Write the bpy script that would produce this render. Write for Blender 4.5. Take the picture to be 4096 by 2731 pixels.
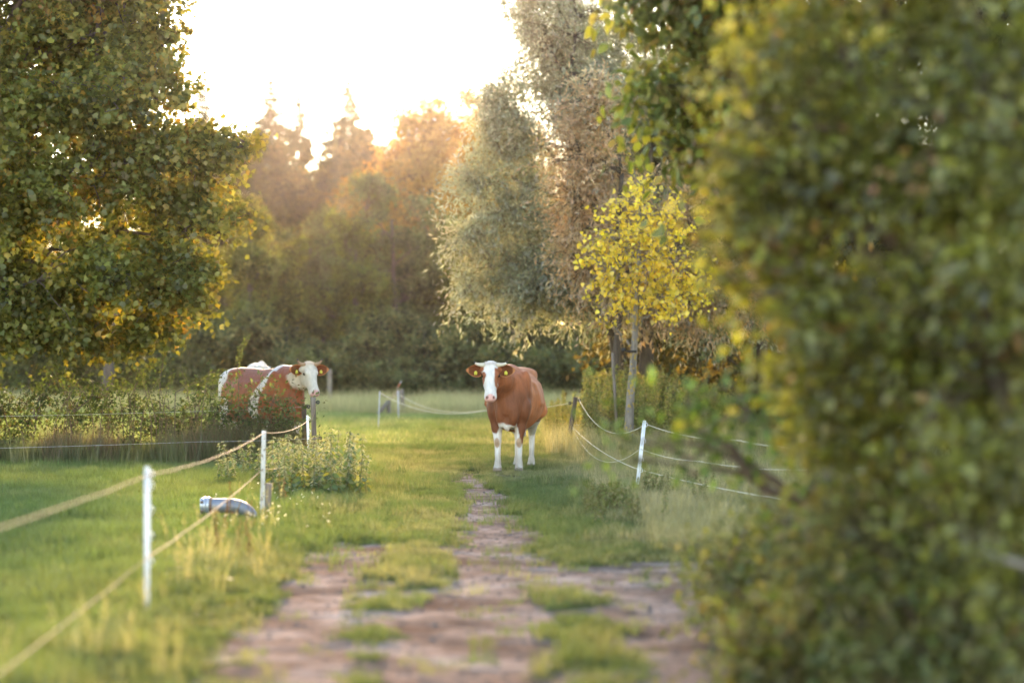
import bpy, math, random
import numpy as np
from mathutils import Matrix, Vector

for o in list(bpy.data.objects):
    bpy.data.objects.remove(o)
SC = bpy.context.scene
COL = SC.collection
RNG = np.random.default_rng(7)
random.seed(7)
R = math.radians

# ------------------------------------------------------------------ camera, sky, sun, exposure
FPX, CH, HZ = 9671.0, 1.40, 1490.0        # focal length in photo pixels, camera height, horizon row
cam_d = bpy.data.cameras.new('camera')
cam_d.lens = 85.0
cam_d.sensor_width = 36.0
cam_d.clip_start = 0.1
cam_d.clip_end = 3000.0
cam_d.dof.use_dof = True
cam_d.dof.focus_distance = 31.5
cam_d.dof.aperture_fstop = 85.0 / 68.0
cam = bpy.data.objects.new('camera', cam_d)
COL.objects.link(cam)
cam.location = (0, 0, CH)
cam.rotation_euler = (R(90 + 0.737), 0, 0)
SC.camera = cam

HAZE = 0.000036                            # density of the air
SUN_EL, SUN_AZ = 11.5, -2.0               # degrees; azimuth to the right of straight ahead
world = bpy.data.worlds.new('World')
SC.world = world
world.use_nodes = True
wn = world.node_tree
wn.nodes.clear()
w_out = wn.nodes.new('ShaderNodeOutputWorld')
w_bg = wn.nodes.new('ShaderNodeBackground')
w_sky = wn.nodes.new('ShaderNodeTexSky')
w_sky.sky_type = 'NISHITA'
w_sky.sun_disc = False
w_sky.sun_elevation = R(SUN_EL)
w_sky.sun_rotation = R(SUN_AZ)
w_sky.air_density = 1.0
w_sky.dust_density = 0.1
w_sky.ozone_density = 1.0
w_bg.inputs['Strength'].default_value = 0.15
wn.links.new(w_sky.outputs[0], w_bg.inputs[0])
wn.links.new(w_bg.outputs[0], w_out.inputs[0])

sun_d = bpy.data.lights.new('sun', 'SUN')
sun_d.energy = 3.5
sun_d.angle = R(5.0)
sun_d.color = (1.0, 0.76, 0.50)
sun = bpy.data.objects.new('sun', sun_d)
COL.objects.link(sun)
sd = Vector((math.sin(R(SUN_AZ)) * math.cos(R(SUN_EL)), math.cos(R(SUN_AZ)) * math.cos(R(SUN_EL)), math.sin(R(SUN_EL))))
sun.rotation_euler = sd.to_track_quat('Z', 'Y').to_euler()
sun.location = sd * 60

SC.view_settings.view_transform = 'Standard'
SC.view_settings.look = 'None'
SC.view_settings.gamma = 1.0
SC.view_settings.use_curve_mapping = False
SC.view_settings.exposure = 2.7
SC.view_settings.use_white_balance = True      # the photograph's warm, slightly pink white balance
SC.view_settings.white_balance_temperature = 7100
SC.view_settings.white_balance_tint = 17
SC.render.film_transparent = False
SC.cycles.use_denoising = True
SC.cycles.max_bounces = 7
SC.cycles.diffuse_bounces = 3
SC.cycles.glossy_bounces = 2
SC.cycles.transmission_bounces = 4
SC.cycles.volume_bounces = 0
SC.cycles.transparent_max_bounces = 8
SC.cycles.caustics_reflective = False
SC.cycles.caustics_refractive = False
SC.cycles.sample_clamp_indirect = 6.0

# ------------------------------------------------------------------ helpers
def W(px, py, D):
    """a pixel of the photograph at distance D -> a point of the place"""
    return np.array([(px - 2048.0) / FPX * D, D, CH - (py - HZ) / FPX * D])

def G(px, py):
    D = FPX * CH / (py - HZ)
    return np.array([(px - 2048.0) / FPX * D, D])

def vnoise(x, y, seed=0):
    x = np.asarray(x, float); y = np.asarray(y, float)
    xi = np.floor(x).astype(np.int64); yi = np.floor(y).astype(np.int64)
    fx = x - xi; fy = y - yi
    fx = fx * fx * (3 - 2 * fx); fy = fy * fy * (3 - 2 * fy)
    def h(a, b):
        n = (a * 374761393 + b * 668265263 + seed * 974711) & 0x7fffffff
        n = ((n ^ (n >> 13)) * 1274126177) & 0x7fffffff
        return ((n ^ (n >> 16)) & 0xffff) / 65535.0
    return (h(xi, yi) * (1 - fx) + h(xi + 1, yi) * fx) * (1 - fy) + (h(xi, yi + 1) * (1 - fx) + h(xi + 1, yi + 1) * fx) * fy

def fbm(x, y, seed=0, octv=3):
    a, s, t = 0.5, 0.0, 0.0
    for k in range(octv):
        s = s + a * vnoise(np.asarray(x) * 2 ** k, np.asarray(y) * 2 ** k, seed + k * 17)
        t += a; a *= 0.5
    return s / t

def unit(v):
    v = np.asarray(v, float)
    return v / (np.linalg.norm(v, axis=-1, keepdims=True) + 1e-9)

def sstep(a, b, x):
    t = np.clip((np.asarray(x, float) - a) / (b - a), 0, 1)
    return t * t * (3 - 2 * t)

def mesh_np(name, verts, faces, mat=None, smooth=False, tint=None, floats=None):
    """faces: int array (F,3) or (F,4) or a list of such arrays"""
    me = bpy.data.meshes.new(name)
    verts = np.asarray(verts, np.float32)
    fl = faces if isinstance(faces, list) else [faces]
    fl = [np.asarray(f, np.int32) for f in fl if len(f)]
    me.vertices.add(len(verts))
    me.vertices.foreach_set('co', verts.ravel())
    nl = sum(f.size for f in fl); nf = sum(len(f) for f in fl)
    me.loops.add(nl); me.polygons.add(nf)
    me.loops.foreach_set('vertex_index', np.concatenate([f.ravel() for f in fl]).astype(np.int32))
    tot = np.concatenate([np.full(len(f), f.shape[1], np.int32) for f in fl])
    st = np.concatenate([[0], np.cumsum(tot)[:-1]]).astype(np.int32)
    me.polygons.foreach_set('loop_start', st)
    try:
        me.polygons.foreach_set('loop_total', tot)
    except Exception:
        pass
    if smooth:
        me.polygons.foreach_set('use_smooth', np.ones(nf, bool))
    if tint is not None:
        a = me.attributes.new('tint', 'FLOAT_COLOR', 'POINT')
        c = np.ones((len(verts), 4), np.float32); c[:, :3] = tint
        a.data.foreach_set('color', c.ravel())
    for k, v in (floats or {}).items():
        a = me.attributes.new(k, 'FLOAT', 'POINT')
        a.data.foreach_set('value', np.asarray(v, np.float32))
    me.update(calc_edges=True)
    if mat is not None:
        me.materials.append(mat)
    return me

def tag(o, label=None, cat=None, group=None, kind=None):
    if label: o['label'] = label
    if cat: o['category'] = cat
    if group: o['group'] = group
    if kind: o['kind'] = kind
    return o

def obj(name, me, parent=None, loc=None):
    o = bpy.data.objects.new(name, me)
    COL.objects.link(o)
    if parent is not None:
        o.parent = parent
    if loc is not None:
        o.location = loc
    return o

def thing(name, label, cat, loc=(0, 0, 0), rz=0.0, group=None):
    o = bpy.data.objects.new(name, None)
    COL.objects.link(o)
    o.location = loc
    o.rotation_euler = (0, 0, rz)
    o.empty_display_size = 0.2
    return tag(o, label, cat, group)

KIDS = {}
def dup(root, loc, rz=0.0, scale=1.0, label=None, group=None):
    def cp(o, parent):
        c = o.copy(); COL.objects.link(c); c.parent = parent
        for ch in [k for k in o.children]:
            cp(ch, c)
        return c
    r = cp(root, None)
    r.location = loc; r.rotation_euler = (0, 0, rz); r.scale = (scale,) * 3 if np.isscalar(scale) else scale
    if label: r['label'] = label
    if group: r['group'] = group
    return r

def tubes(paths, sides=6, cap=True):
    """paths: list of (points (k,3), radii (k,)) -> verts, [quads, tris]"""
    V, Q, T, base = [], [], [], 0
    for P, rad in paths:
        P = np.asarray(P, float); k = len(P)
        rad = np.full(k, rad) if np.isscalar(rad) else np.asarray(rad, float)
        tg = unit(np.gradient(P, axis=0))
        ref = np.array([0, 0, 1.0]) if abs(tg[0][2]) < 0.9 else np.array([1.0, 0, 0])
        a = unit(np.cross(tg, ref)); b = np.cross(tg, a)
        th = np.arange(sides) * 2 * math.pi / sides
        ring = P[:, None, :] + rad[:, None, None] * (np.cos(th)[None, :, None] * a[:, None, :] + np.sin(th)[None, :, None] * b[:, None, :])
        V.append(ring.reshape(-1, 3))
        i = np.arange(k - 1)[:, None] * sides + np.arange(sides)[None, :]
        j = np.arange(k - 1)[:, None] * sides + (np.arange(sides)[None, :] + 1) % sides
        Q.append((base + np.stack([i, j, j + sides, i + sides], -1)).reshape(-1, 4))
        n = k * sides
        if cap:
            V.append(P[[0, -1]])
            s = np.arange(sides); s2 = (s + 1) % sides
            T.append(base + np.stack([np.full(sides, n), s2, s], -1))
            T.append(base + np.stack([np.full(sides, n + 1), s + (k - 1) * sides, s2 + (k - 1) * sides], -1))
            n += 2
        base += n
    return np.concatenate(V), [np.concatenate(Q)] + ([np.concatenate(T)] if T else [])

def boxes(lst):
    """lst of (centre, half sizes, optional 3x3)"""
    V, F, b = [], [], 0
    c = np.array([[x, y, z] for x in (-1, 1) for y in (-1, 1) for z in (-1, 1)], float)
    f = np.array([[0, 1, 3, 2], [4, 6, 7, 5], [0, 4, 5, 1], [2, 3, 7, 6], [0, 2, 6, 4], [1, 5, 7, 3]])
    for it in lst:
        v = c * np.asarray(it[1], float)
        if len(it) > 2:
            v = v @ np.asarray(it[2]).T
        V.append(v + np.asarray(it[0], float)); F.append(f + b); b += 8
    return np.concatenate(V), np.concatenate(F)

def lathe(profile, sides=20, axis='z', origin=(0, 0, 0)):
    """profile list of (r, h)"""
    pr = np.asarray(profile, float)
    th = np.arange(sides) * 2 * math.pi / sides
    x = pr[:, 0][:, None] * np.cos(th); y = pr[:, 0][:, None] * np.sin(th)
    z = np.repeat(pr[:, 1][:, None], sides, 1)
    v = np.stack([x, y, z], -1).reshape(-1, 3)
    if axis == 'x':
        v = v[:, [2, 0, 1]]
    k = len(pr)
    i = np.arange(k - 1)[:, None] * sides + np.arange(sides)[None, :]
    j = np.arange(k - 1)[:, None] * sides + (np.arange(sides)[None, :] + 1) % sides
    return v + np.asarray(origin, float), np.stack([i, j, j + sides, i + sides], -1).reshape(-1, 4)

# ------------------------------------------------------------------ materials
def new_mat(name):
    m = bpy.data.materials.new(name); m.use_nodes = True
    nt = m.node_tree; nt.nodes.clear()
    return m, nt, nt.nodes.new('ShaderNodeOutputMaterial')

def leaf_mat(name, trans=0.45, boost=(1.9, 1.45, 0.5), gloss=0.06, rough=0.45, attr='GEOMETRY'):
    m, nt, out = new_mat(name)
    N, L = nt.nodes, nt.links
    at = N.new('ShaderNodeAttribute'); at.attribute_name = 'tint'; at.attribute_type = attr
    mul = N.new('ShaderNodeMix'); mul.data_type = 'RGBA'; mul.blend_type = 'MULTIPLY'
    mul.inputs[0].default_value = 1.0
    L.new(at.outputs['Color'], mul.inputs[6]); mul.inputs[7].default_value = (*boost, 1)
    mul.clamp_result = False
    df = N.new('ShaderNodeBsdfDiffuse'); tr = N.new('ShaderNodeBsdfTranslucent')
    L.new(at.outputs['Color'], df.inputs[0]); L.new(mul.outputs[2], tr.inputs[0])
    mx = N.new('ShaderNodeMixShader'); mx.inputs[0].default_value = trans
    L.new(df.outputs[0], mx.inputs[1]); L.new(tr.outputs[0], mx.inputs[2])
    gl = N.new('ShaderNodeBsdfGlossy'); gl.inputs['Roughness'].default_value = rough
    gl.inputs['Color'].default_value = (0.9, 0.9, 0.9, 1)
    m2 = N.new('ShaderNodeMixShader'); m2.inputs[0].default_value = gloss
    L.new(mx.outputs[0], m2.inputs[1]); L.new(gl.outputs[0], m2.inputs[2])
    L.new(m2.outputs[0], out.inputs[0])
    return m

def rough_mat(name, c1, c2, scale=8.0, rough=0.8, metallic=0.0, stretch=(1, 1, 1), bump=0.3, c3=None, s3=3.0, t3=(0.55, 0.65)):
    m, nt, out = new_mat(name)
    N, L = nt.nodes, nt.links
    tc = N.new('ShaderNodeTexCoord'); mp = N.new('ShaderNodeMapping')
    mp.inputs['Scale'].default_value = stretch
    L.new(tc.outputs['Object'], mp.inputs[0])
    nz = N.new('ShaderNodeTexNoise'); nz.inputs['Scale'].default_value = scale; nz.inputs['Detail'].default_value = 5
    L.new(mp.outputs[0], nz.inputs['Vector'])
    cr = N.new('ShaderNodeValToRGB')
    cr.color_ramp.elements[0].position = 0.3; cr.color_ramp.elements[0].color = (*c1, 1)
    cr.color_ramp.elements[1].position = 0.7; cr.color_ramp.elements[1].color = (*c2, 1)
    L.new(nz.outputs[0], cr.inputs[0])
    col = cr.outputs[0]
    if c3:
        n3 = N.new('ShaderNodeTexNoise'); n3.inputs['Scale'].default_value = s3; n3.inputs['Detail'].default_value = 6
        L.new(tc.outputs['Object'], n3.inputs['Vector'])
        mr = N.new('ShaderNodeMapRange'); mr.inputs[1].default_value, mr.inputs[2].default_value = t3
        L.new(n3.outputs[0], mr.inputs[0])
        mx = N.new('ShaderNodeMix'); mx.data_type = 'RGBA'
        L.new(mr.outputs[0], mx.inputs[0]); L.new(col, mx.inputs[6]); mx.inputs[7].default_value = (*c3, 1)
        col = mx.outputs[2]
    p = N.new('ShaderNodeBsdfPrincipled')
    p.inputs['Roughness'].default_value = rough; p.inputs['Metallic'].default_value = metallic
    L.new(col, p.inputs['Base Color'])
    if bump:
        b = N.new('ShaderNodeBump'); b.inputs['Strength'].default_value = bump; b.inputs['Distance'].default_value = 0.02
        L.new(nz.outputs[0], b.inputs['Height']); L.new(b.outputs[0], p.inputs['Normal'])
    L.new(p.outputs[0], out.inputs[0])
    return m

M = {}
M['leaf'] = leaf_mat('leaf', 0.40, boost=(1.6, 1.3, 0.5), gloss=0.03)
M['leaf_far'] = leaf_mat('leaf_far', 0.45, boost=(2.2, 1.5, 0.4), gloss=0.012)
M['leaf_waxy'] = leaf_mat('leaf_waxy', 0.42, boost=(1.35, 1.3, 0.5), gloss=0.04, rough=0.4)
M['willow'] = leaf_mat('willow_leaf', 0.4, boost=(1.4, 1.25, 0.75), gloss=0.10, rough=0.45)
M['yellow'] = leaf_mat('yellow_leaf', 0.5, boost=(1.5, 1.3, 0.4), gloss=0.05)
M['grass'] = leaf_mat('grass_blade', 0.36, boost=(1.3, 1.25, 0.65), gloss=0.03, attr='INSTANCER')
M['plant'] = leaf_mat('plant_leaf', 0.3, boost=(1.4, 1.35, 0.6), gloss=0.03)
M['bark'] = rough_mat('bark', (0.05, 0.035, 0.025), (0.13, 0.10, 0.075), 14, 0.9, stretch=(1, 1, 0.25), bump=0.8)
M['bark_pale'] = rough_mat('bark_lichen', (0.13, 0.11, 0.09), (0.30, 0.26, 0.22), 18, 0.9, stretch=(1, 1, 0.3), bump=0.7, c3=(0.40, 0.27, 0.05), s3=14, t3=(0.56, 0.6))
M['wood_grey'] = rough_mat('weathered_wood', (0.10, 0.075, 0.055), (0.26, 0.21, 0.17), 16, 0.9, stretch=(1, 1, 0.12), bump=0.6, c3=(0.13, 0.15, 0.05), s3=5, t3=(0.58, 0.7))
M['wood_dark'] = rough_mat('dark_wood', (0.05, 0.035, 0.028), (0.14, 0.10, 0.08), 16, 0.9, stretch=(1, 1, 0.12), bump=0.6)
M['wood_pale'] = rough_mat('peeling_whitewashed_wood', (0.42, 0.38, 0.33), (0.72, 0.70, 0.66), 20, 0.85, stretch=(1, 1, 0.2), bump=0.5, c3=(0.24, 0.19, 0.14), s3=26, t3=(0.56, 0.63))
M['plastic'] = rough_mat('white_plastic', (0.74, 0.76, 0.80), (0.82, 0.83, 0.85), 6, 0.45, bump=0.0, c3=(0.55, 0.56, 0.52), s3=22, t3=(0.62, 0.75))
M['plastic_grey'] = rough_mat('grey_plastic', (0.45, 0.46, 0.48), (0.58, 0.59, 0.6), 6, 0.5, bump=0.0)
M['black'] = rough_mat('black_plastic', (0.012, 0.012, 0.014), (0.03, 0.03, 0.032), 8, 0.5, bump=0.0)
M['rope'] = rough_mat('tan_rope', (0.15, 0.085, 0.03), (0.27, 0.165, 0.065), 60, 0.8, bump=0.3)
M['cord_pale'] = rough_mat('pale_cord', (0.46, 0.40, 0.28), (0.66, 0.60, 0.46), 60, 0.8, bump=0.2)
M['wire'] = rough_mat('wire', (0.35, 0.36, 0.36), (0.55, 0.56, 0.57), 20, 0.5, metallic=0.5, bump=0.0)
M['steel'] = rough_mat('galvanised_steel', (0.15, 0.165, 0.20), (0.26, 0.275, 0.315), 5, 0.55, metallic=0.55, bump=0.15, c3=(0.20, 0.14, 0.10), s3=7, t3=(0.60, 0.72))
M['steel_bright'] = rough_mat('bright_zinc', (0.40, 0.42, 0.46), (0.56, 0.58, 0.62), 6, 0.38, metallic=0.6, bump=0.05)
M['rust'] = rough_mat('rusty_steel', (0.12, 0.06, 0.035), (0.33, 0.24, 0.18), 12, 0.8, metallic=0.2, bump=0.4)
M['blue'] = rough_mat('blue_plastic', (0.05, 0.30, 0.50), (0.08, 0.38, 0.58), 6, 0.5, bump=0.0)
M['orange'] = rough_mat('orange_red_plastic', (0.60, 0.16, 0.07), (0.68, 0.22, 0.1), 6, 0.5, bump=0.0)
M['twig'] = rough_mat('twig', (0.08, 0.05, 0.035), (0.17, 0.12, 0.085), 20, 0.9, bump=0.3)
M['horn'] = rough_mat('horn', (0.42, 0.36, 0.27), (0.60, 0.53, 0.42), 12, 0.5, bump=0.1)
M['horn_brown'] = rough_mat('horn_brown', (0.25, 0.14, 0.07), (0.40, 0.25, 0.13), 12, 0.5, bump=0.1)
M['horn_tip'] = rough_mat('horn_tip', (0.03, 0.02, 0.016), (0.07, 0.05, 0.04), 12, 0.45, bump=0.1)
M['eye'] = rough_mat('eye', (0.008, 0.006, 0.005), (0.015, 0.011, 0.009), 4, 0.12, bump=0.0)
M['tag'] = rough_mat('yellow_tag', (0.55, 0.50, 0.05), (0.62, 0.56, 0.07), 8, 0.5, bump=0.0)
M['tag_print'] = rough_mat('tag_print', (0.05, 0.05, 0.03), (0.08, 0.08, 0.05), 8, 0.6, bump=0.0)
M['hoof'] = rough_mat('hoof', (0.16, 0.11, 0.08), (0.30, 0.23, 0.17), 14, 0.6, bump=0.2)

def coat_mat():
    m, nt, out = new_mat('coat')
    N, L = nt.nodes, nt.links
    at = N.new('ShaderNodeAttribute'); at.attribute_name = 'tint'
    tc = N.new('ShaderNodeTexCoord')
    mp = N.new('ShaderNodeMapping'); mp.inputs['Scale'].default_value = (1, 1, 0.3)
    L.new(tc.outputs['Object'], mp.inputs[0])
    nz = N.new('ShaderNodeTexNoise'); nz.inputs['Scale'].default_value = 24; nz.inputs['Detail'].default_value = 6
    L.new(mp.outputs[0], nz.inputs[0])
    mr = N.new('ShaderNodeMapRange'); mr.inputs[3].default_value = 0.6; mr.inputs[4].default_value = 1.35
    L.new(nz.outputs[0], mr.inputs[0])
    vm = N.new('ShaderNodeVectorMath'); vm.operation = 'SCALE'
    L.new(at.outputs['Color'], vm.inputs[0]); L.new(mr.outputs[0], vm.inputs['Scale'])
    p = N.new('ShaderNodeBsdfPrincipled'); p.inputs['Roughness'].default_value = 0.62
    p.inputs['Specular IOR Level'].default_value = 0.35
    p.inputs['Sheen Weight'].default_value = 0.09
    p.inputs['Sheen Roughness'].default_value = 0.35
    L.new(vm.outputs[0], p.inputs['Base Color'])
    mixt = N.new('ShaderNodeMix'); mixt.data_type = 'RGBA'; mixt.inputs[0].default_value = 0.55
    L.new(at.outputs['Color'], mixt.inputs[6]); mixt.inputs[7].default_value = (1, 0.85, 0.7, 1)
    L.new(mixt.outputs[2], p.inputs['Sheen Tint'])
    b = N.new('ShaderNodeBump'); b.inputs['Strength'].default_value = 0.7; b.inputs['Distance'].default_value = 0.02
    L.new(nz.outputs[0], b.inputs['Height']); L.new(b.outputs[0], p.inputs['Normal'])
    L.new(p.outputs[0], out.inputs[0])
    return m
M['coat'] = coat_mat()

def ear_mat():
    m, nt, out = new_mat('ear_skin')
    N, L = nt.nodes, nt.links
    at = N.new('ShaderNodeAttribute'); at.attribute_name = 'tint'
    df = N.new('ShaderNodeBsdfDiffuse'); tr = N.new('ShaderNodeBsdfTranslucent')
    mul = N.new('ShaderNodeVectorMath'); mul.operation = 'MULTIPLY'
    mul.inputs[1].default_value = (2.2, 1.5, 0.8)
    L.new(at.outputs['Color'], mul.inputs[0])
    L.new(at.outputs['Color'], df.inputs[0]); L.new(mul.outputs[0], tr.inputs[0])
    mx = N.new('ShaderNodeMixShader'); mx.inputs[0].default_value = 0.10
    L.new(df.outputs[0], mx.inputs[1]); L.new(tr.outputs[0], mx.inputs[2])
    sh = N.new('ShaderNodeBsdfSheen'); sh.inputs['Roughness'].default_value = 0.3
    sh.inputs['Color'].default_value = (0.35, 0.2, 0.1, 1)
    ad = N.new('ShaderNodeAddShader')
    L.new(mx.outputs[0], ad.inputs[0]); L.new(sh.outputs[0], ad.inputs[1])
    L.new(ad.outputs[0], out.inputs[0])
    return m
M['ear'] = ear_mat()

# ------------------------------------------------------------------ ground and track
def polyline_dist(X, Y, pts):
    """pts list of (px, py, half width in px) on the ground -> signed soft mask, 1 inside"""
    best = np.full(X.shape, -9.0)
    g = [(G(a, b), h * (FPX * CH / (b - HZ)) / FPX) for a, b, h in pts]
    for (p, hp), (q, hq) in zip(g[:-1], g[1:]):
        d = q - p; L2 = d @ d
        t = np.clip(((X - p[0]) * d[0] + (Y - p[1]) * d[1]) / L2, 0, 1)
        dist = np.hypot(X - p[0] - t * d[0], Y - p[1] - t * d[1])
        w = hp + t * (hq - hp)
        best = np.maximum(best, (w - dist))
    return best

RUTS = [
    [(1130, 2731, 210), (1190, 2560, 165), (1290, 2400, 110), (1390, 2260, 85), (1440, 2175, 50)],
    [(1830, 2800, 330), (1840, 2600, 240), (1880, 2450, 250), (1990, 2330, 180), (1985, 2200, 125), (1960, 2100, 105), (1950, 2020, 55), (1900, 1940, 25), (1840, 1890, 20)],
    [(2060, 2320, 130), (2330, 2285, 190), (2600, 2265, 160), (2820, 2250, 90)],
    [(2560, 2290, 170), (2700, 2400, 210), (2830, 2560, 240), (3000, 2800, 300)],
    [(1420, 2480, 60), (1600, 2440, 40), (1800, 2420, 60)],
    [(1500, 2640, 40), (1700, 2650, 90), (1900, 2660, 90)],
    [(1720, 1890, 25), (1830, 1884, 32), (2120, 1908, 22)],
    [(1250, 2420, 60), (1150, 2500, 60)],
]

def dirt(X, Y, grow=0.0):
    b = np.full(np.shape(X), -9.0)
    for r in RUTS:
        b = np.maximum(b, polyline_dist(X, Y, r))
    n = fbm(X * 2.6, Y * 1.6, 3, 4) - 0.5
    n2 = fbm(X * 7.0, Y * 4.0, 11, 3) - 0.5
    return sstep(-0.16, 0.14, b + grow + 0.14 + n * 0.55 + n2 * 0.45)

def height(X, Y):
    h = 0.05 * (fbm(X * 0.5, Y * 0.35, 5, 3) - 0.5) + 0.03 * (fbm(X * 2.0, Y * 1.6, 8, 3) - 0.5)
    return h * sstep(140, 60, Y)

xf = np.arange(-10, 10.001, 0.085)
yf = np.arange(9, 46.001, 0.085)
gx = np.concatenate([-10 - np.geomspace(0.1, 800, 34)[::-1], xf, 10 + np.geomspace(0.1, 800, 34)])
gy = np.concatenate([9 - np.geomspace(0.1, 120, 16)[::-1], yf, 46 + np.geomspace(0.15, 1400, 60)])
GX, GY = np.meshgrid(gx, gy)
DIRT = dirt(GX, GY) * sstep(60, 45, GY)
fineb = 0.035 * (fbm(GX * 6, GY * 6, 21, 3) - 0.5) * DIRT
GZ = height(GX, GY) - 0.035 * DIRT + fineb
gv = np.stack([GX, GY, GZ], -1).reshape(-1, 3)
nx, ny = len(gx), len(gy)
ii = (np.arange(ny - 1)[:, None] * nx + np.arange(nx - 1)[None, :])
gq = np.stack([ii, ii + 1, ii + 1 + nx, ii + nx], -1).reshape(-1, 4)
fd = DIRT.ravel()[gq].mean(1)

def ground_mat():
    m, nt, out = new_mat('soil_and_turf')
    N, L = nt.nodes, nt.links
    at = N.new('ShaderNodeAttribute'); at.attribute_name = 'dirt'
    tc = N.new('ShaderNodeTexCoord')
    def noise(scale, det=5, rough=0.6):
        n = N.new('ShaderNodeTexNoise'); n.inputs['Scale'].default_value = scale
        n.inputs['Detail'].default_value = det; n.inputs['Roughness'].default_value = rough
        L.new(tc.outputs['Object'], n.inputs['Vector'])
        return n
    def ramp(src, stops):
        r = N.new('ShaderNodeValToRGB')
        e = r.color_ramp.elements
        while len(e) < len(stops):
            e.new(0.5)
        for k, (p, c) in enumerate(stops):
            e[k].position = p; e[k].color = (*c, 1)
        L.new(src, r.inputs[0]); return r.outputs[0]
    n1 = noise(1.3, 6); n2 = noise(9, 6); n3 = noise(45, 3)
    soil = ramp(n1.outputs[0], [(0.32, (0.135, 0.088, 0.062)), (0.5, (0.240, 0.174, 0.136)), (0.66, (0.36, 0.284, 0.236))])
    fine = ramp(n2.outputs[0], [(0.32, (0.68, 0.65, 0.63)), (0.5, (0.97, 0.96, 0.95)), (0.7, (1.18, 1.16, 1.15))])
    mul = N.new('ShaderNodeMix'); mul.data_type = 'RGBA'; mul.blend_type = 'MULTIPLY'; mul.inputs[0].default_value = 1
    L.new(soil, mul.inputs[6]); L.new(fine, mul.inputs[7])
    turf = ramp(n2.outputs[0], [(0.3, (0.045, 0.05, 0.02)), (0.55, (0.085, 0.10, 0.03)), (0.75, (0.14, 0.13, 0.055))])
    mx = N.new('ShaderNodeMix'); mx.data_type = 'RGBA'
    add = N.new('ShaderNodeMath'); add.operation = 'MULTIPLY_ADD'
    L.new(n3.outputs[0], add.inputs[0]); add.inputs[1].default_value = 0.5
    L.new(at.outputs['Fac'], add.inputs[2])
    mr = N.new('ShaderNodeMapRange'); mr.inputs[1].default_value = 0.55; mr.inputs[2].default_value = 0.85
    L.new(add.outputs[0], mr.inputs[0])
    L.new(mr.outputs[0], mx.inputs[0]); L.new(turf, mx.inputs[6]); L.new(mul.outputs[2], mx.inputs[7])
    p = N.new('ShaderNodeBsdfPrincipled'); p.inputs['Roughness'].default_value = 0.95
    p.inputs['Specular IOR Level'].default_value = 0.0
    L.new(mx.outputs[2], p.inputs['Base Color'])
    b = N.new('ShaderNodeBump'); b.inputs['Strength'].default_value = 0.9; b.inputs['Distance'].default_value = 0.05
    L.new(n2.outputs[0], b.inputs['Height'])
    b2 = N.new('ShaderNodeBump'); b2.inputs['Strength'].default_value = 0.6; b2.inputs['Distance'].default_value = 0.015
    L.new(n3.outputs[0], b2.inputs['Height']); L.new(b.outputs[0], b2.inputs['Normal'])
    L.new(b2.outputs[0], p.inputs['Normal'])
    L.new(p.outputs[0], out.inputs[0])
    return m
M['ground'] = ground_mat()

def sub_sheet(name, mask):
    q = gq[mask]
    used, inv = np.unique(q, return_inverse=True)
    me = mesh_np(name, gv[used], inv.reshape(-1, 4), M['ground'], smooth=True, floats={'dirt': DIRT.ravel()[used]})
    return tag(obj(name, me), kind='structure')
sub_sheet('ground', fd <= 0.5)
sub_sheet('dirt_track', fd > 0.5)

# ------------------------------------------------------------------ grass
def tuft_mesh(name, n, rad, hmin, hmax, width, lean, heads=0, seed=0):
    r = np.random.default_rng(seed)
    V, F = [], []; b = 0
    a = r.uniform(0, 2 * math.pi, n); rr = rad * np.sqrt(r.uniform(0, 1, n))
    for k in range(n):
        p0 = np.array([rr[k] * math.cos(a[k]), rr[k] * math.sin(a[k]), -0.01])
        h = r.uniform(hmin, hmax); az = r.uniform(0, 2 * math.pi)
        out = np.array([math.cos(az), math.sin(az), 0]); side = np.array([-math.sin(az), math.cos(az), 0])
        face = r.uniform(0, math.pi); side = math.cos(face) * side + math.sin(face) * out * 0.6
        l = lean * r.uniform(0.2, 1.0) * h
        w = width * r.uniform(0.7, 1.3)
        m1 = p0 + np.array([0, 0, h * 0.55]) + out * l * 0.3
        tip = p0 + np.array([0, 0, h]) + out * l
        V += [p0 - side * w, p0 + side * w, m1 + side * w * 0.8, m1 - side * w * 0.8, tip]
        F += [[b, b + 1, b + 2], [b, b + 2, b + 3], [b + 3, b + 2, b + 4]]; b += 5
        if k < heads:
            d = unit(tip - m1)
            for s in range(7):
                c = tip + d * (s * 0.014 - 0.03); e = (1 - abs(s - 3) / 5.0) * 0.010
                sd_ = np.array([math.cos(s * 2.1), math.sin(s * 2.1), 0.4])
                V += [c - d * 0.012, c + sd_ * e, c + d * 0.016]; F += [[b, b + 1, b + 2]]; b += 3
    return mesh_np(name, np.array(V), np.array(F), M['grass'])

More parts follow.
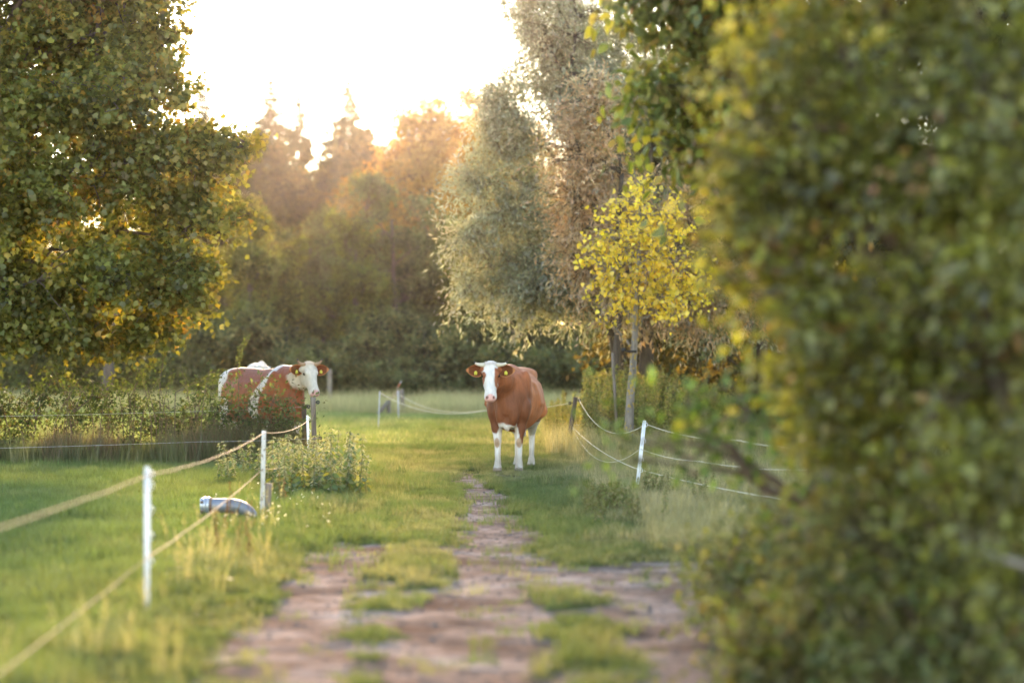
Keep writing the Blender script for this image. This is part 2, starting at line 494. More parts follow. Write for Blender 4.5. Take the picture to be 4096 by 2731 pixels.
def scatter(name, P, scl, tint, meshes, label=None, cat=None, seed=0):
    r = np.random.default_rng(seed)
    n = len(P)
    me = bpy.data.meshes.new(name)
    me.vertices.add(n); me.vertices.foreach_set('co', np.asarray(P, np.float32).ravel())
    def fa(nm, v, t='FLOAT', key='value'):
        a = me.attributes.new(nm, t, 'POINT'); a.data.foreach_set(key, v)
    rot = np.zeros((n, 3), np.float32); rot[:, 2] = r.uniform(0, 2 * math.pi, n); rot[:, :2] = r.normal(0, 0.08, (n, 2))
    fa('rot', rot.ravel(), 'FLOAT_VECTOR', 'vector')
    fa('scl', np.asarray(scl, np.float32).ravel(), 'FLOAT_VECTOR', 'vector')
    fa('var', r.integers(0, len(meshes), n).astype(np.int32), 'INT')
    c = np.ones((n, 4), np.float32); c[:, :3] = tint
    fa('tint', c.ravel(), 'FLOAT_COLOR', 'color')
    o = obj(name, me)
    ng = bpy.data.node_groups.new(name + '_scatter', 'GeometryNodeTree')
    ng.interface.new_socket('Geometry', in_out='INPUT', socket_type='NodeSocketGeometry')
    ng.interface.new_socket('Geometry', in_out='OUTPUT', socket_type='NodeSocketGeometry')
    gi = ng.nodes.new('NodeGroupInput'); go = ng.nodes.new('NodeGroupOutput')
    iop = ng.nodes.new('GeometryNodeInstanceOnPoints')
    jn = ng.nodes.new('GeometryNodeJoinGeometry')
    for k, tm in enumerate(reversed(meshes)):
        so = bpy.data.objects.new(name + '_tuft', tm)
        oi = ng.nodes.new('GeometryNodeObjectInfo'); oi.inputs['Object'].default_value = so
        oi.inputs['As Instance'].default_value = True
        ng.links.new(oi.outputs['Geometry'], jn.inputs[0])
    def na(nm, t):
        x = ng.nodes.new('GeometryNodeInputNamedAttribute'); x.data_type = t; x.inputs['Name'].default_value = nm
        return x.outputs['Attribute']
    ng.links.new(gi.outputs[0], iop.inputs['Points'])
    ng.links.new(jn.outputs[0], iop.inputs['Instance'])
    iop.inputs['Pick Instance'].default_value = True
    ng.links.new(na('var', 'INT'), iop.inputs['Instance Index'])
    ng.links.new(na('rot', 'FLOAT_VECTOR'), iop.inputs['Rotation'])
    ng.links.new(na('scl', 'FLOAT_VECTOR'), iop.inputs['Scale'])
    ng.links.new(iop.outputs[0], go.inputs[0])
    md = o.modifiers.new('scatter', 'NODES'); md.node_group = ng
    return tag(o, label, cat, kind='stuff')

def wedge(n, d0, d1, margin=0.55, power=1.0):
    """points over the ground in front of the camera between two distances"""
    y = np.sqrt(RNG.uniform(d0 ** 2, d1 ** 2, n))
    x = RNG.uniform(-1, 1, n) * (0.218 * y + margin)
    return x, y

GREEN = np.array([0.125, 0.150, 0.046]); LUSH = np.array([0.100, 0.150, 0.040]); DRY = np.array([0.40, 0.335, 0.185]); OLIVE = np.array([0.19, 0.19, 0.085])
def mixc(a, b, t):
    t = np.asarray(t)[:, None]
    return a * (1 - t) + b * t

def track_c(y):
    return -0.45 + 0.0 * y
def grass_tint(x, y, dryness):
    n = fbm(x * 0.6, y * 0.4, 31, 3); m = RNG.uniform(0, 1, len(x))
    t = mixc(LUSH, GREEN, np.clip(n * 1.4 - 0.2 + 0.3 * (m - .5), 0, 1))
    d = np.clip(dryness + (fbm(x * 1.3, y * 0.8, 47, 3) - 0.5) * 0.9 + (m - 0.5) * 0.5, 0, 1)
    t = mixc(t, DRY, d)
    return t * RNG.uniform(0.62, 1.12, (len(x), 1)) * (1 + 0.3 * sstep(-1.6, -2.4, x))[:, None]  # left lawn brightened in its colour to offset the maple's shade

T_short = [tuft_mesh('short_tuft', 34, 0.085, 0.03, 0.085, 0.0028, 0.7, 0, s) for s in range(3)]
T_mid = [tuft_mesh('meadow_tuft', 34, 0.10, 0.07, 0.19, 0.0032, 0.55, 0, 10 + s) for s in range(4)]
T_dry = [tuft_mesh('seeding_tuft', 14, 0.07, 0.18, 0.42, 0.0022, 0.45, 7, 20 + s) for s in range(4)]
T_coarse = [tuft_mesh('coarse_tuft', 46, 0.22, 0.10, 0.24, 0.008, 0.6, 0, 30 + s) for s in range(3)]
T_tall = [tuft_mesh('tall_tuft', 40, 0.30, 0.30, 0.8, 0.0065, 0.40, 14, 40 + s) for s in range(3)]

# near meadow and verge
x, y = wedge(64000, 10.2, 46)
dm = dirt(x, y)
corr = sstep(1.75, 1.35, np.abs(x + 0.30)) * sstep(46, 40, y)          # trodden corridor of the track
keep = RNG.uniform(0, 1, len(x)) > np.clip(dm * 1.6, 0, 0.992)
mid = keep & (RNG.uniform(0, 1, len(x)) > corr * 0.93)
short = keep & ~mid
x2, y2, dm2 = x[mid], y[mid], dm[mid]
lawn = sstep(-1.6, -2.6, x2)
dry_and_lit = -0.14 + 0.18 * sstep(-2.8, -1.8, x2) + 0.12 * sstep(-2.6, -1.6, x2) * sstep(1.4, 0.9, x2) + 0.75 * sstep(0.5, 1.1, x2) - 0.06 * lawn  # right verge: dry hay, paled further to stand in for light
hs = (0.55 + 0.75 * fbm(x2 * 0.9, y2 * 0.6, 61, 2)) * (0.85 + 0.35 * sstep(0.9, 1.8, x2)) * (1 - 0.72 * dirt(x2, y2, 0.30))
hs *= RNG.uniform(0.75, 1.25, len(x2))
scatter('meadow_grass', np.stack([x2, y2, height(x2, y2)], -1), np.stack([np.full_like(hs, 1), np.full_like(hs, 1), hs], -1), grass_tint(x2, y2, dry_and_lit), T_mid, seed=1)
x3, y3 = x[short], y[short]
xa, ya = wedge(30000, 10.2, 44); ca = sstep(1.9, 1.3, np.abs(xa + 0.30)); da = dirt(xa, ya)
k = (RNG.uniform(0, 1, len(xa)) < ca) & (RNG.uniform(0, 1, len(xa)) > np.clip(da * 1.1, 0, 0.935))
x3 = np.concatenate([x3, xa[k]]); y3 = np.concatenate([y3, ya[k]])
hs = RNG.uniform(0.5, 1.3, len(x3)) * (0.45 + 1.1 * fbm(x3 * 1.2, y3 * 0.8, 71, 2))
scatter('trodden_grass', np.stack([x3, y3, height(x3, y3) - 0.01], -1), np.stack([np.ones_like(hs), np.ones_like(hs), hs], -1), grass_tint(x3, y3, 0.08 + 0.22 * sstep(30, 40, y3) + 0.12 * sstep(.2, .9, x3)), T_short, seed=2)
# seeding stems
x, y = wedge(9000, 10.5, 48); dm = dirt(x, y)
dens = 0.10 * sstep(-2.6, -1.8, x) + 0.65 * sstep(1.0, 1.7, x) + 0.16 * np.exp(-((x + 2.2) / 0.5) ** 2)
dens = dens * np.where(x < 0.8, sstep(27, 22, y), 1.0)
k = (RNG.uniform(0, 1, len(x)) < dens * sstep(0.5, 0.72, fbm(x * 0.9, y * 0.7, 81, 3) + 0.12)) & (dm < 0.2) & (np.abs(x + 0.35) > 1.2)
x, y = x[k], y[k]
hs = RNG.uniform(0.5, 1.15, len(x))
scatter('seeding_grass', np.stack([x, y, height(x, y)], -1), np.stack([hs, hs, hs], -1), grass_tint(x, y, np.full(len(x), 0.75)), T_dry, seed=3)
# farther pasture
x, y = wedge(34000, 44, 82, 3.0)
hs = RNG.uniform(0.6, 1.2, len(x)) * (0.5 + fbm(x * 0.3, y * 0.12, 91, 2))
lit = sstep(2.0, -2.5, x)  # sunlit left side of the pasture, put into the grass colour
scatter('pasture_grass', np.stack([x, y, height(x, y)], -1), np.stack([np.ones_like(hs) * 1.1, np.ones_like(hs) * 1.1, hs], -1), 1.35 * grass_tint(x, y, 0.12 + 0.30 * (1 - lit)), T_coarse, seed=4)  # whole tint lifted to stand in for sunlight and haze
# unmown grass in front of the wood
x, y = wedge(9000, 76, 103, 6.0)
hs = RNG.uniform(0.6, 1.25, len(x))
tn = mixc(OLIVE, DRY, np.clip(RNG.uniform(0, 0.8, len(x)), 0, 1)) * RNG.uniform(1.1, 1.6, (len(x), 1))
scatter('unmown_grass', np.stack([x, y, height(x, y)], -1), np.stack([np.ones_like(hs) * 1.2, np.ones_like(hs) * 1.2, hs * (0.75 + 0.3 * fbm(x * .2, y * .2, 5))], -1), tn, T_tall, seed=5)
#--SECTION2--

# ------------------------------------------------------------------ leaves, crowns, trees
def T_quad(w, fold=0.12):
    return np.array([[0, 0, 0], [w / 2, 0.45, fold], [0, 1, 0], [-w / 2, 0.45, fold]]), np.array([[0, 1, 2], [0, 2, 3]])
def T_fan(half, fold=0.15, droop=0.1):
    """half outline (x>=0) from base to tip, mirrored and folded along the midrib"""
    h = np.array(half, float)
    out = [[0, 0]] + [list(p) for p in h] + [[0, 1]] + [[-p[0], p[1]] for p in h[::-1]]
    v = [[0, 0.42, 0]] + [[a, b, abs(a) * fold * 2 - droop * b * b] for a, b in out]
    n = len(out)
    return np.array(v), np.array([[0, 1 + k, 1 + (k + 1) % n] for k in range(n)])
LT = {
    'ovate': T_quad(0.55), 'narrow': T_quad(0.24, 0.04), 'clump': T_quad(0.8, 0.2),
    'maple': T_fan([(0.40, 0.12), (0.54, 0.52), (0.20, 0.64)]),
    'heart': T_fan([(0.34, 0.0), (0.46, 0.30), (0.26, 0.68)], 0.12, 0.05),
    'oval': T_fan([(0.22, 0.2), (0.29, 0.48), (0.17, 0.8)], 0.15, 0.12),
}

def leaf_frames(n, axis, down, up, rng, spread=0.8):
    d = unit(axis + rng.normal(0, spread, (n, 3)) + np.array([0, 0, -down]))
    nn = rng.normal(0, 0.75, (n, 3)) + np.array([0, 0, up])
    nn = unit(nn - (nn * d).sum(1, keepdims=True) * d)
    return np.cross(d, nn), d, nn

def leaves_arrays(P, fr, size, tmpl):
    T, F = tmpl
    u, d, n = fr
    V = P[:, None, :] + size[:, None, None] * (T[None, :, 0:1] * u[:, None, :] + T[None, :, 1:2] * d[:, None, :] + T[None, :, 2:3] * n[:, None, :])
    k = len(T)
    Fa = (np.arange(len(P))[:, None, None] * k + F[None]).reshape(-1, F.shape[1])
    return V.reshape(-1, 3), Fa, k

def crown_points(lobes, n, rng, inner=0.45, zmin=0.4, sub=0):
    """lobes (m,6) centre, radii: clump centres near the surface of their union, and outward directions"""
    lobes = np.asarray(lobes, float)
    if sub:
        sl = []
        for L in lobes:
            d = unit(rng.normal(0, 1, (sub, 3)) + np.array([0, 0, 0.15]))
            k = rng.uniform(0.26, 0.46, (sub, 1))
            sl.append(np.concatenate([L[:3] + d * L[3:] * (1.0 - k * 0.85), L[3:] * k * rng.uniform(0.85, 1.2, (sub, 3))], 1))
        lobes = np.concatenate(sl)
    wgt = (lobes[:, 3] * lobes[:, 4] * lobes[:, 5]) ** (2 / 3.0); wgt /= wgt.sum()
    out_p, out_d = [], []
    got = 0
    while got < n:
        m = n * 2
        li = rng.choice(len(lobes), m, p=wgt)
        dr = unit(rng.normal(0, 1, (m, 3)) + np.array([0, 0, 0.45 if sub else 0.0]))
        rf = 1 - inner * rng.uniform(0, 1, m) ** 1.6
        rf *= 1 + 0.13 * rng.normal(0, 1, m)
        p = lobes[li, :3] + dr * lobes[li, 3:] * rf[:, None]
        q = ((p[:, None, :] - lobes[None, :, :3]) / lobes[None, :, 3:])
        deep = (np.sqrt((q ** 2).sum(-1)) < 0.5).any(1)
        ok = (~deep) & (p[:, 2] > zmin)
        out_p.append(p[ok]); out_d.append(unit(dr / lobes[li, 3:])[ok]); got += ok.sum()
    return np.concatenate(out_p)[:n], np.concatenate(out_d)[:n]

def curve(a, b, sag, k, rng, wob=0.05):
    t = np.linspace(0, 1, k)[:, None]
    L = np.linalg.norm(b - a)
    p = a + (b - a) * t + np.array([0, 0, 1.0]) * sag * L * (np.sin(math.pi * t))
    w = rng.normal(0, wob * L, (k, 3)); w[0] = w[-1] = 0
    return p + w * np.sin(math.pi * t)

def palette_pick(pal, n, rng, w=None):
    pal = np.asarray(pal, float)
    return pal[rng.choice(len(pal), n, p=w)]

def crown(lobes, n_clumps, per, leaf, tmpl, pal, seed, spread=0.22, elong=2.0, down=0.5, up=0.7, droop=0.2, inner=0.45, zmin=0.4, pw=None, clump_var=0.22, tint_fn=None, sub=0):
    rng = np.random.default_rng(seed)
    C, O = crown_points(lobes, n_clumps, rng, inner, zmin, sub)
    ax = unit(O + np.array([0, 0, 0.25 - droop]) + rng.normal(0, 0.35, C.shape))
    n = n_clumps * per
    ci = np.repeat(np.arange(n_clumps), per)
    t = rng.uniform(-1, 1, n)
    sz = spread * rng.uniform(0.6, 1.4, n_clumps)[ci]
    P = C[ci] + ax[ci] * (t * elong * sz)[:, None] + rng.normal(0, 1, (n, 3)) * (sz * 0.55)[:, None]
    P[:, 2] -= droop * sz * (t + 1) ** 2 * 0.8
    fr = leaf_frames(n, ax[ci] * 0.8, down, up, rng)
    size = leaf * rng.uniform(0.65, 1.3, n)
    col = palette_pick(pal, n_clumps, rng, pw)[ci] * 0.6 + palette_pick(pal, n, rng, pw) * 0.4
    if tint_fn is not None:
        col = tint_fn(P, col, rng)
    col = col * (1 + clump_var * rng.normal(0, 1, n_clumps)[ci])[:, None].clip(0.4, 1.7) * rng.uniform(0.75, 1.25, (n, 1))
    return C, ax, P, fr, size, col

def add_foliage(parent, name, P, fr, size, col, tmpl, mat, singles=0, origin=None, rng=None, single_name='leaf', shield=None):
    """the leaf mass as one part; the leaves that show largest as parts of their own"""
    keep = np.ones(len(P), bool)
    if singles:
        s = shield if shield is not None else -P[:, 1]
        idx = np.argsort(-s)[:singles * 3]
        idx = rng.permutation(idx)[:singles]
        keep[idx] = False
        T, F = tmpl
        vs = []
        for v in range(6):
            c = np.clip(np.median(col[idx], 0) * (0.7 + 0.12 * v), 0, 1)
            vs.append(mesh_np(single_name, T, F, mat, tint=np.repeat(c[None], len(T), 0)))
        lum = col[idx].sum(1); rk = np.clip((np.argsort(np.argsort(lum)) * 6 // max(1, len(idx))), 0, 5)
        for i, r_ in zip(idx, rk):
            o = obj(single_name, vs[int(r_)], parent)
            m = Matrix.Identity(4)
            for a in range(3):
                m[a][0] = fr[0][i, a] * size[i]; m[a][1] = fr[1][i, a] * size[i]; m[a][2] = fr[2][i, a] * size[i]
                m[a][3] = P[i, a]
            o.matrix_local = m
    V, F, k = leaves_arrays(P[keep], tuple(f[keep] for f in fr), size[keep], tmpl)
    me = mesh_np(name, V, F, mat, tint=np.repeat(np.clip(col[keep], 0.002, 1), k, 0))
    return tag(obj(name, me, parent), kind='stuff')

def wood(trunks, lobes, clumps, axes, rng, twig_every=3, r0=0.016, limb_r=0.05):
    """trunk polylines [(pts, radii)], limbs to every lobe, twigs to every n-th clump"""
    nodes, nr = [], []
    limbs = []
    allt = np.concatenate([np.asarray(t[0]) for t in trunks])
    for lb in np.asarray(lobes):
        c = lb[:3].copy(); c[2] -= 0.25 * lb[5]
        cand = allt[allt[:, 2] < c[2] - 0.05 * abs(c[2])]
        if not len(cand): cand = allt
        d = np.linalg.norm((cand - c) * np.array([1, 1, 0.6]), axis=1)
        a = cand[np.argmin(d)]
        p = curve(a, c, 0.06, 9, rng, 0.05)
        rr = np.linspace(limb_r, limb_r * 0.3, 9)
        limbs.append((p, rr)); nodes.append(p[2:]); nr.append(rr[2:])
    nodes = np.concatenate(nodes)
    tw = []
    for c, a in zip(clumps[::twig_every], axes[::twig_every]):
        d = np.linalg.norm(nodes - c, axis=1)
        s = nodes[np.argmin(d)]
        e = c + a * 0.15
        if np.linalg.norm(e - s) < 0.05: continue
        tw.append((curve(s, e, 0.05, 5, rng, 0.05), np.linspace(r0, r0 * 0.3, 5)))
    return limbs, tw

def wobble_trunk(base, top, r0, r1, k, rng, wob=0.03):
    t = np.linspace(0, 1, k)
    p = base + (top - base) * t[:, None]
    w = np.cumsum(rng.normal(0, wob, (k, 3)), 0) * np.array([1, 1, 0]); w -= w[0]
    rad = r0 + (r1 - r0) * t ** 0.8
    rad[0] *= 1.35; rad[1] *= 1.08
    return p + w, rad

def plob(px, py, D, rx, ry, depth=None):
    s = FPX / D
    c = W(px, py, D)
    return [c[0], c[1], c[2], rx / s, depth if depth is not None else 0.85 * rx / s, ry / s]

def make_tree(name, label, cat, group, base, trunks, lobes, n_clumps, per, leaf, tmpl, pal, seed, mat, bark='bark', singles=0, twig_every=3, twig_r=0.016, limb_r=0.05, extra=None, **kw):
    """everything in world coordinates, then stored relative to the base of the trunk"""
    rng = np.random.default_rng(seed + 1000)
    base = np.asarray(base, float)
    root = thing(name, label, cat, base, 0, group)
    lob = np.array(lobes, float); lob[:, :3] -= base
    trunks = [(np.asarray(p) - base, r) for p, r in trunks]
    C, ax, P, fr, size, col = crown(lob, n_clumps, per, leaf, LT[tmpl], pal, seed, **kw)
    limbs, tw = wood(trunks, lob, C, ax, rng, twig_every, twig_r, limb_r)
    v, f = tubes(trunks, 9)
    obj('trunk', mesh_np('trunk', v, f, M[bark], smooth=True), root)
    v, f = tubes(limbs, 6); v2, f2 = tubes(tw, 4, cap=False)
    v, f = merge([(v, f), (v2, f2)])
    tag(obj('branches', mesh_np('branches', v, f, M[bark], smooth=True), root), kind='stuff')
    cr = add_foliage(root, 'crown', P, fr, size, col, LT[tmpl], M[mat], singles, None, rng)
    return root

def merge(parts):
    V, Q, T, b = [], [], [], 0
    for v, f in parts:
        f = f if isinstance(f, list) else [f]
        for a in f:
            (Q if a.shape[1] == 4 else T).append(a + b)
        V.append(v); b += len(v)
    out = []
    if Q: out.append(np.concatenate(Q))
    if T: out.append(np.concatenate(T))
    return np.concatenate(V), out

rng = np.random.default_rng(5)
# --- the field maple on the left
MD = 36.0
b = W(-150, 1850, MD); b[2] = -0.05
tp = W(60, 100, MD)
mt = wobble_trunk(b, tp, 0.22, 0.06, 12, rng, 0.04)
mlobes = [plob(150, 200, MD, 460, 380), plob(500, 60, MD, 200, 200), plob(560, 330, MD - .5, 230, 160), plob(250, 640, MD - .6, 520, 330),
          plob(650, 640, MD - .3, 270, 130), plob(740, 890, MD, 250, 150), plob(610, 1120, MD - .3, 330, 150), plob(150, 1050, MD - .8, 480, 290),
          plob(-350, 500, MD, 480, 650), plob(150, -380, MD, 480, 420), plob(870, 590, MD, 120, 40), plob(985, 575, MD, 70, 28),
          plob(440, 1330, MD, 330, 70), plob(120, 1310, MD - .5, 330, 90), plob(640, 170, MD, 90, 120), plob(0, 1250, MD + 1.5, 500, 200), plob(60, 90, MD - .3, 240, 230), plob(330, 60, MD + .8, 260, 260)]
make_tree('maple_tree', 'large green maple with golden backlit edge, its crown reaching over the bramble hedge', 'tree', None, b, [mt], mlobes, 2700, 38, 0.088,
          'maple', [(0.108, 0.126, 0.022), (0.145, 0.148, 0.026), (0.078, 0.094, 0.022), (0.21, 0.160, 0.022), (0.26, 0.14, 0.018)], 11, 'leaf', singles=300,
          pw=[0.36, 0.31, 0.2, 0.1, 0.03], spread=0.16, elong=1.7, down=0.75, up=0.8, droop=0.15, inner=0.5, zmin=1.2, twig_every=3, limb_r=0.06, sub=9)

# --- willows behind the brown cow
WD = 50.0
b = W(2560, 1700, WD); b[2] = -0.05
wt1 = wobble_trunk(b + [0.25, 0, 0], W(2640, 500, WD), 0.20, 0.06, 10, rng, 0.05)
wt2 = wobble_trunk(b + [-0.15, 0.2, 0], W(2330, 350, WD), 0.19, 0.05, 10, rng, 0.05)
wl = [plob(2200, 120, WD, 230, 290), plob(2110, 470, WD, 210, 240), plob(2010, 780, WD, 190, 260), plob(1965, 1020, WD, 160, 190), plob(2150, 1170, WD, 260, 150),
      plob(2330, 880, WD + 1, 380, 340), plob(2450, 380, WD + 1, 380, 380), plob(2320, -250, WD, 280, 330), plob(2780, 650, WD + 1, 330, 480), plob(2650, 1200, WD + .8, 350, 140),
      plob(1900, 700, WD, 90, 120), plob(2930, 1100, WD + 1, 260, 200), plob(1880, 1150, WD, 110, 60), plob(1990, 560, WD, 120, 120), plob(2240, 330, WD + .5, 130, 260), plob(2640, 600, WD + 2, 300, 280)]
make_tree('willow_tree', 'tall grey green willow with narrow leaves standing behind the brown cow', 'tree', None, b, [wt1, wt2], wl, 3000, 58, 0.125, 'narrow',
          [(0.21, 0.24, 0.15), (0.26, 0.29, 0.21), (0.16, 0.19, 0.10), (0.28, 0.25, 0.15)], 21, 'willow', bark='bark', spread=0.20, elong=2.6, down=0.5, up=0.5, droop=0.35, inner=0.55, zmin=1.6, sub=8,
          twig_every=2, twig_r=0.012, limb_r=0.05)
WD2 = 47.0
b = W(2470, 1700, WD2); b[2] = -0.05
wt3 = wobble_trunk(b, W(2420, 700, WD2), 0.09, 0.04, 9, rng, 0.05)
wl2 = [plob(2330, 560, WD2, 110, 220), plob(2320, 760, WD2, 130, 170), plob(2440, 880, WD2 + .3, 200, 230), plob(2340, 1040, WD2, 130, 120), plob(2420, 430, WD2, 100, 120),
       plob(2600, 1150, WD2 + .6, 280, 160), plob(2380, 330, WD2, 60, 70), plob(2850, 900, WD2 + .6, 230, 260), plob(2900, 1150, WD2 + .6, 200, 140)]
make_tree('willow_tree', 'willow with sunlit bronze put into its leaf colour, in front of the grey green one, behind the yellow sapling', 'tree', None, b, [wt3], wl2, 950, 50, 0.12, 'narrow',
          [(0.44, 0.27, 0.13), (0.48, 0.33, 0.19), (0.38, 0.22, 0.10), (0.36, 0.32, 0.20)], 22, 'willow', bark='bark', spread=0.17, elong=2.6, down=0.45, up=0.4, droop=0.25, inner=0.6, zmin=1.5,  # bronze palette stands in for sun coming through the leaves
          twig_every=1, twig_r=0.012, limb_r=0.035)

# --- the young yellow tree
YD = 42.5
b = W(2512, 1760, YD); b[2] = -0.05
yt = wobble_trunk(b, W(2545, 900, YD), 0.095, 0.03, 12, rng, 0.012)
yl = [plob(2570, 850, YD, 130, 110), plob(2480, 930, YD, 130, 110), plob(2660, 960, YD, 140, 120), plob(2430, 1050, YD, 90, 110), plob(2550, 1080, YD, 180, 130),
      plob(2710, 1120, YD, 120, 90), plob(2500, 1210, YD, 110, 80), plob(2640, 1200, YD, 150, 70), plob(2560, 720, YD, 50, 70), plob(2790, 1160, YD, 60, 45), plob(2430, 1290, YD, 50, 30)]
yroot = make_tree('young_tree', 'small young tree with sparse yellow green leaves and a lichen spotted trunk', 'tree', None, b, [yt], yl, 300, 9, 0.08, 'heart',
          [(0.74, 0.58, 0.09), (0.68, 0.56, 0.10), (0.76, 0.56, 0.09), (0.54, 0.50, 0.10), (0.70, 0.42, 0.08)], 31, 'yellow', bark='bark_pale', singles=300, pw=[.34, .28, .18, .14, .06],
          spread=0.11, elong=2.4, down=0.7, up=0.4, droop=0.05, inner=0.9, zmin=1.0, twig_every=1, twig_r=0.010, limb_r=0.024)
tie = W(2525, 1405, YD) - b
v, f = boxes([((tie[0], tie[1], tie[2]), (0.09, 0.085, 0.016)), ((tie[0] - 0.13, tie[1], tie[2] + 0.03), (0.045, 0.02, 0.03))])
obj('tree_tie', mesh_np('tree_tie', v, f, M['black']), yroot)
sv, sf = tubes([(np.array([W(2468, 1720, YD), W(2450, 1400, YD)]) - np.array([0, 0, 0.05]), [0.028, 0.026])], 8)
o = obj('tree_stake', mesh_np('tree_stake', sv, sf, M['wood_grey'], smooth=True)); tag(o, 'thin round wooden stake standing left of the lichen spotted young trunk', 'stake')

# --- the tree on the right, half way along the track
RD = 18.0
b = W(3330, 2200, RD); b[2] = -0.05
rt = wobble_trunk(b, W(3080, 150, RD), 0.16, 0.06, 10, rng, 0.03)
rl = [plob(2760, 60, RD, 270, 260), plob(2680, 380, RD, 210, 150), plob(2930, 480, RD, 260, 200), plob(3200, 200, RD, 420, 420), plob(2640, 555, RD, 90, 70),
      plob(3000, -300, RD, 500, 350), plob(2830, 640, RD, 90, 60), plob(3250, 700, RD, 300, 250), plob(2520, 330, RD, 70, 60)]
make_tree('roadside_tree', 'leafy green tree with orange tinged leaves hanging out over the track above the yellow sapling', 'tree', None, b, [rt], rl, 620, 24, 0.10, 'oval',
          [(0.085, 0.12, 0.028), (0.11, 0.135, 0.03), (0.17, 0.13, 0.03), (0.24, 0.12, 0.03), (0.15, 0.15, 0.03)], 41, 'leaf_waxy', pw=[.42, .34, .1, .03, .11], spread=0.17, elong=2.0,
          down=0.8, up=0.6, droop=0.2, inner=0.55, zmin=1.5, twig_every=3, limb_r=0.04, twig_r=0.012, sub=7)

# --- near hedge on the right edge
def bush(label, D, lobes, stems, n, per, leaf, tmpl, pal, seed, mat='leaf_waxy', name='hedge_bush', singles=0, pw=None, **kw):
    base = np.array([stems[0][0], stems[0][1], -0.05])
    trunks = []
    r2 = np.random.default_rng(seed)
    for sx, sy, h, rr in stems:
        trunks.append(wobble_trunk(np.array([sx, sy, -0.05]), np.array([sx + r2.normal(0, 0.15), sy + r2.normal(0, 0.15), h]), rr, rr * 0.4, 8, r2, 0.03))
    k = dict(spread=0.12, elong=2.0, down=0.5, up=0.7, droop=0.15, inner=0.7, zmin=0.15, twig_every=2, limb_r=0.022, twig_r=0.007)
    k.update(kw)
    return make_tree(name, label, 'bush', None, base, trunks, lobes, n, per, leaf, tmpl, pal, seed, mat, bark='twig', singles=singles, pw=pw, **k)

gp = [(0.150, 0.160, 0.030), (0.175, 0.180, 0.032), (0.20, 0.170, 0.045), (0.115, 0.115, 0.045), (0.36, 0.13, 0.07)]
gpw = [.3, .3, .2, .185, .015]
D1 = 10.0
bush('tall blurred green bush filling the right edge of the view from ground to top', D1,
     [plob(3450, 250, D1, 480, 420, 0.5), plob(3250, 700, D1, 380, 330, 0.45), plob(3650, 750, D1, 480, 500, 0.5), plob(3250, 1080, D1, 370, 230, 0.45), plob(3500, 1450, D1 - .3, 480, 330, 0.5),
      plob(3950, 350, D1 - .6, 450, 700, 0.5), plob(3950, 1300, D1 - .8, 420, 800, 0.5), plob(3350, 1720, D1, 260, 200, 0.4), plob(3700, -200, D1, 600, 300, 0.5), plob(3050, 420, D1, 170, 200, 0.3),
      plob(2960, 880, D1 + .2, 130, 110, 0.2), plob(2900, 1080, D1 + .2, 110, 60, 0.15), plob(2870, 640, D1 + .2, 90, 80, 0.15), plob(3950, 2200, D1 - 1, 420, 500, 0.5), plob(4100, 1700, D1, 300, 500, .4)],
     [(1.75, 10.1, 2.6, 0.05), (2.1, 9.8, 2.9, 0.06), (1.55, 10.3, 1.8, 0.04)], 1300, 18, 0.054, 'oval', gp, 51, singles=300, pw=gpw, sub=8, inner=0.4, clump_var=0.35, spread=0.085, elong=2.2)
bush('leafy shrub reaching a thin branch in front of the leaning white plastic post', 11.5,
     [plob(2740, 1680, 11.5, 150, 60, 0.2), plob(2480, 1745, 11.5, 90, 22, 0.08), plob(2600, 1715, 11.5, 70, 30, 0.1), plob(2960, 1640, 11.5, 180, 120, 0.3), plob(3150, 1750, 11.5, 160, 200, 0.3), plob(2520, 1840, 11.5, 50, 22, .06)],
     [(1.45, 11.6, 1.1, 0.03), (1.6, 11.7, 1.0, 0.03)], 70, 7, 0.06, 'oval', [(0.065, 0.115, 0.025), (0.08, 0.13, 0.03)], 52, mat='plant', name='leafy_shrub')
op = [(0.11, 0.135, 0.035), (0.14, 0.15, 0.04), (0.16, 0.14, 0.055), (0.085, 0.115, 0.03)]
bush('low olive scrub at the foot of the tall bush beside the bare earth', 12.5,
     [plob(3010, 2290, 12.8, 180, 130, 0.4), plob(3250, 2230, 12.5, 240, 200, 0.5), plob(2850, 2350, 13, 110, 70, 0.2), plob(3420, 2080, 12.5, 220, 190, 0.4), plob(3060, 2420, 12, 200, 120, 0.3)],
     [(1.1, 12.6, 0.6, 0.015), (1.4, 12.5, 0.8, 0.015)], 420, 16, 0.05, 'ovate', op, 53, name='low_shrub', mat='plant')
bush('brownish green weedy thicket in the lower right corner below the tall bush', 10,
     [plob(3450, 2350, 10.2, 330, 280, 0.4), plob(3750, 2250, 9.6, 380, 330, 0.4), plob(3300, 2620, 9.8, 330, 200, 0.4), plob(3800, 2600, 9.2, 420, 250, 0.4), plob(3050, 2650, 10, 170, 100, 0.25), plob(3600, 2050, 10.2, 300, 220, 0.4)],
     [(1.5, 10.2, 0.6, 0.012), (1.8, 9.6, 0.7, 0.012), (1.3, 9.9, 0.4, 0.012)], 720, 16, 0.055, 'ovate', [(0.12, 0.13, 0.035), (0.14, 0.13, 0.045), (0.09, 0.125, 0.03), (0.17, 0.13, 0.05)], 54, name='weedy_thicket', mat='plant')
v, f = tubes([(np.array([W(3870, 2195, 8.6), W(3960, 2215, 8.5), W(4060, 2250, 8.4), W(4200, 2290, 8.3)]), [0.008, 0.011, 0.013, 0.015])], 7)
tag(obj('dead_branch', mesh_np('dead_branch', v, f, M['wood_grey'], smooth=True)), 'bare grey branch poking out of the thicket in the lower right corner', 'branch')

